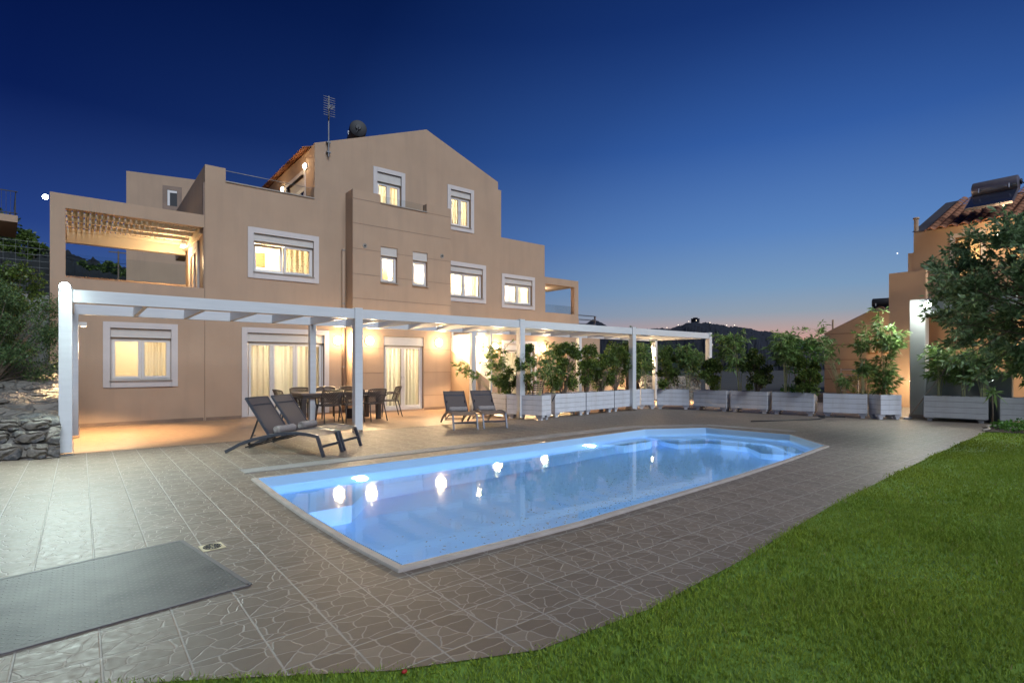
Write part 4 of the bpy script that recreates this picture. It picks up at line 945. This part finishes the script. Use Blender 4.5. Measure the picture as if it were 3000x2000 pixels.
bush((17.2,7.35,.15),1.3,1.0,1.95,'shrub lit yellow green from behind, beyond the long planters',2200,clumps=18,m='leaf_bright',group='shrubs beyond the planters')
bamboo((16.65,6.1,Z),1.78,.85,6,'leaning bamboo reaching left with thin bare tips',620,(-.25,.55),.3,.012,.17)
bamboo((16.75,5.55,Z),1.78,.48,7,'slender bamboo with two tufts in front of the small ochre house',620,(0,0),.2,.013,.17,tufts=(.45,.52,.85,.95))
bamboo((16.62,5.95,Z),.55,.4,4,'short bamboo seedling at the foot of the leaning bamboo',200,(0,0),.2,.011,.14)
bamboo((17.0,5.15,Z),2.05,.85,8,'tallest bright bamboo growing in the square planter',1150,(.05,-.1),.2,.016,.22,tufts=(.12,.3,.5,.78,.86,.95))
for i,(x,y,h,lb) in enumerate([(17.42,4.05,1.25,'bright bamboo at the portal end of the grey planter'),(17.55,3.55,1.1,'bamboo in the middle of the grey planter under the tree'),(17.65,3.2,1.2,'bamboo at the right end of the grey planter under the tree'),(17.85,2.4,1.3,'bamboo in the planter at the right edge of the picture')]):
    bamboo((x,y,Z),h,.85,7,lb,800,(0,0),.2,.014,.18)
bush((21.5,7.1,0.1),.75,.75,1.3,'small dark cone shaped conifer in front of the ochre house',2400,'conifer','conifer',.05,.008,'leaf_bush','conifers beyond the planters',24)
# planting bed at the right edge
bed=MB(); bed.add([(15.25,2.72,.012),(16.3,2.98,.012),(16.75,2.75,.02),(18.6,1.0,.03),(17.2,-1.2,.03),(15.75,-1.2,.01),(15.6,2.0,.01)],[(0,1,2,3,4,5,6)]); tag(bed.build('planting_bed',M['soil']),kind='structure')
n=9000; x=rng.uniform(15.5,18.2,n); y=rng.uniform(-1.0,2.9,n)
k=inside(x,y,[(15.55,2.45),(16.25,2.85),(16.75,2.65),(18.4,1.0),(17.2,-1.0),(15.85,-1.0)]); x,y=x[k],y[k]; hh=rng.uniform(.02,.24,len(x))*(.55+.45*np.sin(x*5)*np.cos(y*4))+.02
tag(npmesh('ground_cover',leaf_quads(np.stack([x,y,hh],1),unit(rng.normal(size=(len(x),3))+np.array([0,0,.5])),rng.uniform(.05,.11,len(x)),rng.uniform(.012,.024,len(x)),.2),4,M['leaf_bright']),'bright green leafy ground cover between the lawn and the grey planters','ground cover',kind='stuff')
t=thing('young_plant','young staked plant with a tuft of long leaves in front of the grey planters','plant',(16.72,2.86,.02))
MB().tube([(0,0,0),(.01,0,.4),(0,.01,.78)],.016,8,.011).build('stem',M['bark'],t,True)
c=np.tile(np.array([[0,0,.78]]),(60,1))+rng.normal(size=(60,3))*.03; npmesh('foliage',leaf_quads(c,unit(rng.normal(size=(60,3))+np.array([0,0,.3])),rng.uniform(.15,.3,60),rng.uniform(.01,.018,60),.35),4,M['leaf_bamboo'],t)
o=MB().tube([(15.3,2.78,.03),(15.7,2.74,.035),(16.2,2.86,.05),(16.5,2.7,.05),(16.62,2.5,.06),(16.4,2.35,.05),(16.0,2.5,.04)],.022,8).build('irrigation_hose',M['stonecap'],None,True); tag(o,'pale curved hose lying at the edge of the planting bed','hose')
# olive-like tree at the right edge
def tree():
    base=FW*8.4+RT*9.5; base.z=-.01
    t=thing('garden_tree','large dark green tree whose crown fills the right edge of the picture','tree',base)
    b=MB(); cs=[]; ds=[]; left=-RT
    b.tube([(0,0,0),(.05,.03,.6),(-.02,.08,1.3)],.13,10,.10); fork=Vector((-.02,.08,1.3)); cc=left*.78+Vector((0,0,2.56))
    for k in range(185):
        a=random.uniform(0,2*PI); u=random.uniform(-1,1); rr=random.random()**.4; q=math.sqrt(1-u*u)
        c=cc+(RT*(q*math.cos(a)*1.95)+FW*(q*math.sin(a)*1.35)+Vector((0,0,u*1.34)))*rr
        if c.z<1.05: c.z+=.35
        m=fork+(c-fork)*.5+Vector((random.gauss(0,.12),random.gauss(0,.12),.18)); b.tube([fork,m,c],.028,5,.005,cap=False)
        d0=(c-fork).normalized(); s=random.uniform(.20,.36)
        for w in range(7):
            d=(d0*.8+Vector((random.gauss(0,.6),random.gauss(0,.6),random.gauss(0,.5)))).normalized(); e=c+d*s*random.uniform(.6,1.5); b.tube([c,e],.005,3,.002,cap=False)
            for i in range(25):
                f=random.uniform(.1,1.05); v=Vector((random.gauss(0,1),random.gauss(0,1),random.gauss(0,.8))); cs.append(c+(e-c)*f+v*.018); ds.append(d*.8+v.normalized())
    for (px,dz,l) in ((2.5,2.0,.5),(2.68,1.75,.6),(2.72,2.4,.35),(2.5,2.75,.5),(2.85,1.45,.3),(2.6,1.2,.2)):
        c=left*px+Vector((0,0,dz))+FW*random.uniform(-.3,.3); b.tube([cc,cc+(c-cc)*.6,c],.014,5,.003,cap=False)
        for i in range(130):
            f=random.uniform(.55,1.03); v=Vector((random.gauss(0,1),random.gauss(0,1),random.gauss(0,.8))); cs.append(cc+(c-cc)*f+v*.05); ds.append((c-cc).normalized()*.8+v.normalized())
    cs=np.array(cs); ds=unit(np.array(ds)); n=len(cs)
    b.build('trunk',M['bark'],t); npmesh('crown',leaf_quads(cs,ds,rng.uniform(.07,.115,n),rng.uniform(.015,.025,n),.1),4,M['leaf_olive'],t)
tree()
# ------------------------------------------------------------------ left garden
w=thing('stone_wall','rubble stone retaining wall at the left edge beside the first pergola post','stone wall')
def rocks():
    b=MB()
    # battered front face and a rough sloping top running back uphill, as one lumpy surface
    nx,ns=60,46; vs=[]
    for j in range(ns+1):
        s=j/ns
        for i in range(nx+1):
            x=-4.6+4.35*i/nx; yf=11.32-.12*(x+.25)*-1
            yf=10.86+(-.25-x)*.42
            if s<.25: y=yf+.10*(s/.25); z=.60*(s/.25)
            else: f=(s-.25)/.75; y=yf+.10+f*5.2; z=.60+f*.95
            k=random.gauss(0,.018)
            vs.append((x+random.gauss(0,.01),y+k-.03*math.sin(x*9+z*13),z+(k if s>.25 else 0)+.03*math.sin(x*7+y*6)*(s>.25)-.02*(s==0)))
    b.add(vs,[(j*(nx+1)+i,j*(nx+1)+i+1,(j+1)*(nx+1)+i+1,(j+1)*(nx+1)+i) for j in range(ns) for i in range(nx)])
    r=(nx+1); b.add([vs[k*r+nx] for k in range(ns+1)]+[(-.25,10.9,-.02),(-.25,16.5,-.02)],[tuple(list(range(ns+1))+[ns+2,ns+1])])
    return b.build('stones',M['rubble'],w,'auto')
rocks()
z=.0
for row in range(3):
    hh=[.24,.19,.17][row]; x=-.28-random.uniform(0,.1)
    while x>-2.6:
        ww=random.uniform(.22,.62); o=MB().sphere((0,0,0),1,5); vs=[]
        sx3=random.uniform(.85,1.1)
        for v in o.v:
            q=[math.copysign(abs(c)**.42,c) for c in v]; vs.append((q[0]*ww*.49*(1+random.gauss(0,.05)),q[1]*.085*sx3*(1+random.gauss(0,.07)),q[2]*hh*.5*(1+random.gauss(0,.08))))
        o.v=vs; xc=x-ww/2; o.build('stone',M['rubble'],w,'auto',loc=(xc,10.86+(-.25-xc)*.42+.10*(z+hh/2)/.6+.005,z+hh/2+.004)).rotation_euler=(0,random.gauss(0,.05),-.40)
        x-=ww+.012
    z+=hh+.006
for i in range(26):
    x=random.uniform(-2.6,-.4); y=11.3+(-.25-x)*.42+random.random()*2.4; z=.60+(y-(10.96+(-.25-x)*.42))*.183; r=random.uniform(.05,.13)
    o=MB().sphere((0,0,0),r,4,(1.4,1.1,.55))
    o.v=[(v[0]+random.gauss(0,r*.10),v[1]+random.gauss(0,r*.10),v[2]+random.gauss(0,r*.08)) for v in o.v]; o.build('stone',M['rubble'],w,False,loc=(x,y,z))
def shrub(x,y,z,w_,d,h,lb,nl,m='leaf_shrub',ll=.055,lw=.011,cl=40): return bush((x,y,z),w_,d,h,lb,nl,'garden_shrub','shrub',ll,lw,m,'garden shrubs on the left slope',cl,.0,.012)
shrub(-1.45,14.2,1.1,2.5,1.6,1.75,'large fine leaved shrub on the slope, directly left of the first pergola post',14000,cl=80)
shrub(-2.5,13.6,.95,1.8,1.4,1.55,'dark fine leaved shrub at the left edge above the stone wall',9000,cl=55)
shrub(-1.2,15.2,1.5,1.2,1.0,1.9,'shrub with pale leaves behind the first pergola post, in front of the concrete wall',3500,'leaf_bush',.08,.017,26)
t=bush((-2.35,14.95,1.6),1.3,1.0,2.0,'oleander with pink flowers at the left edge',2600,'oleander','oleander',.13,.014,'leaf_bright',None,22,.3,.014)
fl=MB()
for k in range(26):
    c=(random.gauss(0,.4),random.gauss(-.2,.3),random.uniform(1.2,2.05))
    for j in range(5):
        a=j*1.257; fl.add([c,(c[0]+.035*math.cos(a-.4),c[1]+.035*math.sin(a-.4),c[2]+.015),(c[0]+.045*math.cos(a),c[1]+.045*math.sin(a),c[2]+.02),(c[0]+.035*math.cos(a+.4),c[1]+.035*math.sin(a+.4),c[2]+.015)],[(0,1,2,3)])
fl.build('flowers',M['pink'],t)
w=thing('concrete_wall','grey concrete wall carrying a wire fence behind the left shrubs','wall')
MB().box(-8,-.56,16.4,16.65,.5,3.05).build('wall_body',M['concrete'],w)
f=thing('wire_fence','galvanised wire mesh fence on top of the concrete wall','fence')
b=MB()
for k in range(9): z=3.1+.145*k; b.tube([(-8,16.5,z),(-.56,16.5,z)],.0032,4)
b.build('wires',M['wire'],f); b=MB()
for k in range(36): x=-7.9+.205*k; b.tube([(x,16.5,3.06),(x,16.5,4.28)],.0016,4)
b.build('mesh',M['wire'],f)
for x in (-6.2,-3.9,-1.7): MB().tube([(x,16.52,3.0),(x,16.52,4.35)],.025,8).build('post',M['steel'],f)
o=MB().tube([(-2.9,12.9,1.5),(-1.95,12.3,.82),(-1.55,12.6,1.05),(-1.42,12.9,1.35),(-1.45,13.2,1.6)],.018,8).build('irrigation_pipe',M['black'],None,True); tag(o,'black irrigation pipe curving over the stone wall','pipe')
# neighbour's balcony at the far left
nb=thing('neighbour_house','dark corner balcony of a neighbouring house at the top left edge','house')
a=far(52,19); e=far(-420,16.5); dv=(e-a); dv.z=0; dv.normalize(); pv=Vector((-dv.y,dv.x,0)); pv=pv if pv.dot(FW)>0 else -pv
def boxo(b,o,u,v,l,w_,z0,z1):
    p=[o,o+u*l,o+u*l+v*w_,o+v*w_]; return b.add([(q.x,q.y,z0) for q in p]+[(q.x,q.y,z1) for q in p],[(3,2,1,0),(4,5,6,7),(0,1,5,4),(1,2,6,5),(2,3,7,6),(3,0,4,7)])
boxo(MB(),a,dv,pv,6,3.2,hz(652,19),hz(632,19)).build('balcony_slab',M['stucco'],nb)
boxo(MB(),a+dv*.9+pv*1.6,dv,pv,6,6,1.0,9.5).build('wall',M['stucco'],nb)
b=MB(); z0,z1=hz(632,19),hz(597,19)+.42
for u,s0,l in ((dv,a+pv*.05,5.0),(pv,a+dv*.05,3.0)):
    for z in (z0+.08,z1): b.bar((s0.x,s0.y,z),(s0.x+u.x*l,s0.y+u.y*l,z),.03)
    for k in range(int(l/.12)): q=s0+u*(.06+.12*k); b.tube([(q.x,q.y,z0),(q.x,q.y,z1)],.008,4)
b.build('railing',M['darkmetal'],nb)
# house up the slope behind the villa
bh=thing('hillside_house','plain grey beige house with one small dark window, rising behind the left balcony','house')
p0=far(370,26); p1=far(572,27.24); u=(p1-p0).normalized(); v=Vector((-u.y,u.x,0)); v=v if v.dot(FW)>0 else -v; zt=hz(500.5,26)
boxo(MB(),p0,u,v,9,7,1.0,zt).build('wall',M['stucco'],bh)
def on(o,u,s): return o+u*s
wd=(far(473,26)-p0).dot(u)*1.0; ww=.86; n=-v*.03
zb,zt_=hz(614,26.7),hz(544,26.7)
fr=MB()
for s0,s1,a0,a1 in ((0,.2,zb,zt_),(.62,.82,zb,zt_),(.2,.62,zb,zb+.2),(.2,.62,zt_-.2,zt_)): boxo(fr,p0+u*(wd+s0-.05)+n,u,v,s1-s0,.06,a0,a1)
win=bpy.data.objects.new('window',None); COL.objects.link(win); win.parent=bh
fr.build('surround',M['plinth'],win); boxo(MB(),p0+u*(wd+.15)-v*.012,u,v,.42,.03,zb+.2,zt_-.2).build('pane',M['black'],win)
fr=MB(); boxo(fr,p0+u*(wd+.16)-v*.03,u,v,.10,.02,zb+.21,zt_-.21); boxo(fr,p0+u*(wd+.26)-v*.03,u,v,.30,.02,zt_-.33,zt_-.22); fr.build('frame',M['frame'],win)
for i,(pa,pb) in enumerate([((-60,668,30),(470,778,60)),((-40,690,30),(520,760,75))]):
    A0=far(pa[0],pa[2],hz(pa[1],pa[2])); B0=far(pb[0],pb[2],hz(pb[1],pb[2])); o=MB().tube([A0+(B0-A0)*(k/10)-Vector((0,0,1.1*math.sin(PI*k/10))) for k in range(11)],.022,5).build('power_line',M['black'],None); tag(o,['upper thin overhead cable crossing the dark hillside at the left','lower thin overhead cable crossing the dark hillside at the left'][i],'cable','overhead cables')
pl=thing('utility_pole','thin utility pole on the dark hillside seen through the left balcony','pole',far(347,55)); MB().tube([(0,0,2),(0,0,hz(735,55))],.10,8,.07).build('shaft',M['bark'],pl); MB().bar((-.8,0,hz(740,55)),(.8,0,hz(740,55)),.1).build('crossarm',M['bark'],pl)

# ------------------------------------------------------------------ roof equipment
t=thing('tv_antenna','grey television antenna on a mast fixed to the gable wall','antenna',(5.98,yG-.08,0))
MB().tube([(0,0,7.86),(0,0,9.72)],.022,8).build('mast',M['aerial'],t); b=MB()
for z in (8.0,8.3): b.box(-.06,.06,-.03,.08,z-.02,z+.02)
b.build('bracket',M['aerial'],t); b=MB(); b.tube([(0,-.02,9.3),(0,-.30,9.34)],.010,6).tube([(-.0,-.05,9.05),(0,-.05,9.7)],.010,6)
for k in range(9): z=9.1+.07*k; b.tube([(-.18,-.06,z),(.18,-.06,z)],.007,4)
for k in range(3): b.tube([(-.09,-.12-.07*k,9.31),(.09,-.12-.07*k,9.31)],.010,4)
b.build('grid',M['aerial'],t); MB().box(-.04,.0,-.1,-.04,9.0,9.12).build('dipole_box',M['darkmetal'],t)
def heater(loc,rz,lb,tm,r=.26,ln=1.25,panel=True,pl=1.9,tilt=.55,pw=1.15):
    t=thing('solar_heater',lb,'solar water heater',loc,rz,'solar water heaters')   # tank axis along local x, panel falls towards -y
    prof=[(.001,-ln/2-.05),(r*.6,-ln/2-.045),(r*.96,-ln/2-.01),(r,-ln/2+.02),(r,ln/2-.02),(r*.96,ln/2+.01),(r*.6,ln/2+.045),(.001,ln/2+.05)]
    MB().lathe(prof,(0,0,0),28,'x').build('tank',M[tm],t,'auto')
    MB().lathe([(.001,0),(.09,0),(.1,-.02),(.08,-.05),(.001,-.05)],(ln/2+.10,0,.02),16,'x').build('end_cap',M['black'],t,'auto')
    b=MB()
    for s in (-.38,.38): b.bar((s,-.02,-r-.02),(s,.55,-r-.75),.04).bar((s,-.1,-r-.02),(s,-.1-pl*math.cos(tilt),-r-.05-pl*math.sin(tilt)),.04).tube([(s,-r-.01,-.02),(s,-r-.02,-.16)],.018,6)
    b.build('stand',M['steel'],t)
    if panel:
        c,s=math.cos(tilt),math.sin(tilt); q=lambda x,f,h:(x,-.08-f*c-h*s,-r-.02-f*s+h*c)
        b=MB(); b.add([q(x,f,h) for h in (0,.09) for x,f in ((-pw/2,0),(pw/2,0),(pw/2,pl),(-pw/2,pl))],[(0,1,2,3),(4,5,6,7),(0,1,5,4),(1,2,6,5),(2,3,7,6),(3,0,4,7)])
        b.build('collector_frame',M['tank'],t); MB().add([q(x,f,.094) for x,f in ((-pw/2+.03,.03),(pw/2-.03,.03),(pw/2-.03,pl-.03),(-pw/2+.03,pl-.03))],[(0,1,2,3)]).build('collector_glass',mat('collector_glass',(.02,.025,.045),.15,0,.1),t)
    MB().tube([(ln/2+.1,0,.0),(ln/2+.28,-.06,-.2),(ln/2+.2,-.2,-.42),(ln/2-.1,-.3,-.42)],.018,6).build('pipe',M['black'],t,True)
    return t
heater((7.9,19.0,9.84),math.radians(-107),'black solar water tank half hidden behind the villa gable','blacktank',.30,1.3,False)

# ------------------------------------------------------------------ right: portal, neighbouring houses
t=thing('white_portal','white rendered portal with a pillar and lintel behind the square planter','portal')
MB().box(17.9,18.25,4.45,4.80,0,3.24).box(17.9,18.25,.9,4.449,2.80,3.24).box(17.9,18.25,.6,.899,0,3.24).build('frame',M['portal'],t,bevel=.01)
MB().box(17.88,17.9,4.44,4.81,0,.10).build('skirting',M['stonecap'],t)
t=thing('garden_wall','low grey garden wall behind the grey planter, under the portal','wall'); MB().box(18.0,18.2,2.72,4.44,0,1.28).build('wall_body',M['concrete'],t)
hs=thing('tiled_house','ochre neighbouring house with a terracotta tiled roof behind the tree','house')
hw=(4.10,5.02,4.3,5.86)
b=MB().wall('x',23.0,.3,-7,6.05,-1,6.12,[(hw[0]+.12,hw[1]-.12,hw[2]+.1,hw[3]-.13),(3.05,3.6,3.9,5.9)]); b.box(23.301,31,5.75,6.05,-1,6.12)
b.prism([(23.0,6.121),(31.5,6.121),(27.3,7.95)],'y',5.75,6.05)
b.build('wall',M['stucco2'],hs)
MB().add([(22.98,5.70,6.14),(22.98,6.10,6.14),(27.3,6.10,8.0),(27.3,5.70,8.0),(31.6,6.1,6.14),(31.6,5.7,6.14)],[(0,1,2,3),(3,2,4,5)]).build('gable_coping',M['darkcap'],hs)
tiles(hs,(22.72,5.68,6.02),(22.72,-7,6.02),(4.6,0),1.98,wl=.30,amp=.11)
MB().add([(23,5.7,6.0),(23,-7,6.0),(27.3,-7,7.8),(27.3,5.7,7.8)],[(0,1,2,3)]).build('roof_deck',M['plinth'],hs)
win=bpy.data.objects.new('window',None); COL.objects.link(win); win.parent=hs
b=MB()
for y0,y1,z0,z1 in ((hw[0],hw[0]+.12,hw[2],hw[3]),(hw[1]-.12,hw[1],hw[2],hw[3]),(hw[0]+.12,hw[1]-.12,hw[3]-.13,hw[3]),(hw[0]+.12,hw[1]-.12,hw[2],hw[2]+.1)): b.box(22.96,23.06,y0,y1,z0,z1)
b.build('surround',M['trim'],win)
b=MB()
for y0,y1,z0,z1 in ((4.22,4.28,4.4,5.73),(4.84,4.9,4.4,5.73),(4.53,4.59,4.4,5.73),(4.28,4.84,5.66,5.73),(4.28,4.84,4.4,4.47)): b.box(23.12,23.17,y0,y1,z0,z1)
b.build('frame',M['wood'],win); MB().box(23.14,23.146,4.28,4.84,4.47,5.66).build('pane',M['glass'],win)
b=MB(); b.quad((25,3,3.6),(25,5.7,3.6),(25,5.7,6.05),(25,3,6.05)).quad((23.31,3,3.6),(25,3,3.6),(25,3,6.05),(23.31,3,6.05)).quad((23.31,5.7,3.6),(25,5.7,3.6),(25,5.7,6.05),(23.31,5.7,6.05)).quad((23.31,3,6.05),(25,3,6.05),(25,5.7,6.05),(23.31,5.7,6.05)).quad((23.31,3,3.6),(25,3,3.6),(25,5.7,3.6),(23.31,5.7,3.6)); b.build('room',M['room'],hs)
point('room_light',(24.2,4.5,5.4),50,(1,.62,.28),.12,hs)
# lower projecting terrace block of that house
b=MB().box(23.01,29,6.051,6.22,-1,5.42).box(22.4,22.65,5.55,6.62,-1,4.69).box(22.65,29,6.37,6.62,-1,4.69).box(22.4,22.65,-6,5.549,3.05,3.55).box(22.65,23.0,-6,6.36,3.0,3.3).box(22.4,22.65,3.2,4.3,3.551,4.45)
b.build('terrace_block',M['stucco2'],hs); MB().box(22.36,22.68,-6,5.54,3.551,3.60).build('parapet_coping',M['stonecap'],hs)
MB().tube([(23.1,6.0,6.12),(23.1,6.0,6.62)],.07,10).lathe([(.09,6.6),(.10,6.62),(.09,6.66)],(23.1,6.0,0),10).build('chimney_pipe',M['stucco2'],hs)
wall_lamp(22.98,3.72,5.62,'lit wall lamp under the tiled eave of the ochre house, among the leaves',22,-1,0,True)
wall_lamp(22.39,1.6,2.2,'lit wall lamp on the ground floor of the ochre house, seen through the tree',110,-1,0,True)
wall_lamp(22.39,5.9,.9,'lit wall lamp low at the corner of the ochre house left of the portal',24,-1,0,True)
heater((23.9,4.02,7.40),math.radians(-90),'large grey solar water heater on the tiled roof at the right edge','tank',.255,1.12,True,1.15,.55,1.2)
# second, smaller house
sh=thing('ochre_cottage','small ochre house with a plain gable and two lit windows, between bamboo and portal','house')
poly=[(12.49,-2),(12.49,3.22),(9.92,4.43),(7.4,3.25),(7.4,-2)]
b=MB(); X0=32
b.wall('x',X0,.3,7.4,12.49,-2,3.22,[(10.02,10.30,2.12,2.9),(9.42,9.66,2.12,2.9)]); b.prism([(12.49,3.22),(9.92,4.43),(7.4,3.22)],'x',X0,X0+.3); b.box(X0+.3,40,12.2,12.49,-2,3.2)
b.build('wall',M['stucco2'],sh)
for z in (3.15,2.55,1.25,.7,1.75): MB().box(X0-.006,X0,7.5,12.45,z,z+.03).build('render_groove',M['plinth'],sh)
MB().add([(X0+.1,12.6,3.2),(40,12.6,3.2),(40,9.92,4.5),(X0+.1,9.92,4.5),(X0+.1,7.3,3.2),(40,7.3,3.2)],[(0,1,2,3),(3,2,5,4)]).build('roof',M['rooftile'],sh)
for y0,y1 in ((10.02,10.30),(9.42,9.66)):
    win=bpy.data.objects.new('window',None); COL.objects.link(win); win.parent=sh
    b=MB(); b.box(X0-.03,X0+.05,y0-.08,y0,2.04,2.98).box(X0-.03,X0+.05,y1,y1+.08,2.04,2.98).box(X0-.03,X0+.05,y0,y1,2.9,2.98).box(X0-.03,X0+.05,y0,y1,2.04,2.12); b.build('frame',M['wood'],win)
    MB().box(X0+.1,X0+.105,y0,y1,2.12,2.9).build('pane',M['glass'],win)
b=MB(); b.quad((X0+1.2,9,1.8),(X0+1.2,10.7,1.8),(X0+1.2,10.7,3.1),(X0+1.2,9,3.1)).quad((X0+.31,9,3.1),(X0+1.2,9,3.1),(X0+1.2,10.7,3.1),(X0+.31,10.7,3.1)).quad((X0+.31,9,1.8),(X0+1.2,9,1.8),(X0+1.2,9,3.1),(X0+.31,9,3.1)); b.build('room',M['room'],sh); point('room_light',(X0+.8,9.8,2.85),26,ROOM,.1,sh)
MB().tube([(X0+.15,12.12,3.2),(X0+.15,12.12,3.95)],.05,8).build('chimney_pipe',M['stucco2'],sh)
wall_lamp(31.98,8.2,2.0,'lit wall lamp on the small ochre house, hidden behind the portal',120,-1,0,True)
wall_lamp(31.98,11.2,-.2,'lit wall lamp low on the small ochre house behind the bamboo',110,-1,0,True)
heater((33.2,10.0,4.75),math.radians(-75),'black solar water tank on the roof of the small ochre house','blacktank',.26,1.05,True,1.3,.2,1.0)
r=thing('metal_railing','white metal railing in front of the small ochre house','railing')
b=MB()
for k in range(5): z=.15+.27*k; b.tube([(31.0,11.3,z),(31.0,10.5,z)],.025,6)
for y in (11.3,10.5): b.tube([(31,y,-.4),(31,y,1.3)],.03,6)
b.build('bars',M['frame'],r)
r=thing('terrace_railing','steel railing of a raised terrace at the right end of the villa, above the pergola','railing')
b=MB()
for z in (3.33,3.53,3.72): b.tube([(17.5,17.2,z),(18.75,17.2,z)],.022,6)
for x in (17.53,18.68): b.bar((x,17.2,2.6),(x,17.2,3.72),.07,.05)
b.build('bars',M['steel'],r); r2=thing('raised_terrace','low terrace wall carrying the steel railing behind the pergola end','wall'); MB().box(17.05,18.9,17.1,19,0,2.75).build('wall_body',M['stucco'],r2)
# stair beyond the villa with pale stringer, lit stone wall behind the planters
st2=thing('far_stair','pale sloping stair wall descending behind the planters','stair'); MB().prism([(14.9,0),(14.9,2.1),(15.05,2.15),(20.0,.75),(20.0,0)],'y',15.2,15.5).build('stair_wall',M['stucco'],st2); MB().bar((15.0,15.17,2.2),(20.0,15.17,.8),.08,.07).build('rail',M['white'],st2)
sw=thing('lit_stone_wall','warm lit rubble stone wall behind the planters at the far end of the pergola','stone wall')
b=MB(); nx=50; vs=[]
for j in range(9):
    for i in range(nx+1): x=18.9+3.0*i/nx; vs.append((x,14.8-.35*(x-18.9)+random.gauss(0,.03)+(.25 if j==8 else 0),min(.98,j*.14)+(random.gauss(0,.035) if j>5 else 0)))
b.add(vs,[(j*(nx+1)+i,j*(nx+1)+i+1,(j+1)*(nx+1)+i+1,(j+1)*(nx+1)+i) for j in range(8) for i in range(nx)]); b.build('stones',M['rubble'],sw)
for i,(x,y,w_,h_) in enumerate([(19.3,15.6,1.6,2.3),(21.2,15.2,1.8,2.1),(22.0,14.1,1.5,1.7)]):
    bush((x,y,.2),w_,1.2,h_,['tall shrub behind the far end of the pergola, left of three','middle shrub above the lit stone wall','shrub above the right end of the lit stone wall'][i],2400,'garden_shrub','shrub',.08,.018,'leaf_shrub','shrubs beyond the planters',20)

# ------------------------------------------------------------------ hills
def hill(name,ridge,d0,back,front,m,amp,lb=None,n=220,rows=26,foot=-12):
    """ridge: (compass offset, height line) at distance d0; terrain falls to both sides over real depth"""
    xs=[p[0] for p in ridge]; b=MB(); vs=[]
    for j in range(rows+1):
        f=j/rows
        for i in range(n+1):
            px=xs[0]+(xs[-1]-xs[0])*i/n; py=np.interp(px,xs,[p[1] for p in ridge])
            zr=hz(py,d0)
            if f<.6: q=f/.6; dd=d0-front*(1-q); z=foot+(zr-foot)*(q**.75)
            else: q=(f-.6)/.4; dd=d0+back*q; z=zr-(zr-foot)*q**1.4
            p=far(px,dd); k=amp*(random.gauss(0,.35)+.8*math.sin(px*.11+j)*math.sin(px*.037+j*.7))*(1 if .02<f<.98 else .2)
            vs.append((p.x,p.y,z+k))
    b.add(vs,[(j*(n+1)+i,j*(n+1)+i+1,(j+1)*(n+1)+i+1,(j+1)*(n+1)+i) for j in range(rows) for i in range(n)])
    o=b.build(name,M[m],None,'auto'); tag(o,kind='structure'); return o
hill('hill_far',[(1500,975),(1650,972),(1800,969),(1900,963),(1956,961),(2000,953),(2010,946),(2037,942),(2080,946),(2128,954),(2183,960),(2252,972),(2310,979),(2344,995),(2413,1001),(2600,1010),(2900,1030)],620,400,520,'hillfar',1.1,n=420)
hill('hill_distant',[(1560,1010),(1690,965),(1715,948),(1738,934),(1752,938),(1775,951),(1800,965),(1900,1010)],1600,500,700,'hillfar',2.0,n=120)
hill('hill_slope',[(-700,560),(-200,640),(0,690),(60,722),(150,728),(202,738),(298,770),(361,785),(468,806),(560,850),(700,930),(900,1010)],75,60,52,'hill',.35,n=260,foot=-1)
for i,(px,py,dd,w_,h_) in enumerate([(10,690,62,5.5,5.5),(-60,660,55,6,7),(95,745,58,5,3),(430,812,60,6,2.6),(520,830,58,6,2.8),(300,790,60,5,2.2)]):
    p=far(px,dd); bush((p.x,p.y,hz(py,dd)-h_*.75),w_,w_*.8,h_,['dark pine on the hillside at the left edge','tall dark tree on the hillside beyond the left edge','low dark scrub tree on the hillside above the wire fence','dark scrub on the hillside seen at the right of the balcony opening','dark scrub behind the villa at the right end of the balcony opening','dark scrub on the hillside seen in the middle of the balcony opening'][i],2600,'hillside_tree','tree',.42,.11,'leaf_bush','trees on the dark hillside',22,.05,.08)
# village lights and chapel on the far hill
VL=emit('village_lamp_glow',(1,.82,.62),4)
hill_l=[(2018,943),(2040,940),(2071,948),(2080,946.5),(2085,953),(2083,958),(2089,963),(2094,963),(2104,963.5),(2129,954),(2152,954),(2160,959),(1954,961),(1987,953),(2133,1034),(2213,1045),(2315,1052),(2120,1021)]
for i,(px,py) in enumerate(hill_l):
    d=600 if py<970 else 330
    p=far(px,d,hz(py,d)+.6); o=MB().sphere((0,0,0),.36 if d>500 else .14,5).build('village_lamp',VL,None,True,loc=p)
    tag(o,'tiny lit lamp of the village on the far dark hill' if py<970 else 'tiny lit lamp low in the dark valley behind the planters','lamp','lamps of the far village' if py<970 else 'lamps in the valley')
p=far(2037,622); o=thing('hilltop_chapel','tiny square silhouette of a building on top of the far hill','building',(p.x,p.y,hz(942,622)-1)); MB().box(-4,4,-3,3,0,4.2).box(-1.5,2,-2,2,4.201,5.6).build('wall',M['hillfar'],o)
MB().prism([(-4.2,4.2),(4.2,4.2),(4.2,4.5),(-4.2,4.5)],'y',-3.2,3.2).build('roof',M['hillfar'],o)
p=far(2629,3000,hz(742,3000)); o=MB().sphere((0,0,0),3.0,6).build('evening_star',emit('star_glow',(1,1,1),3),None,True,loc=p); tag(o,'single bright evening star in the blue sky left of the ochre house','star')
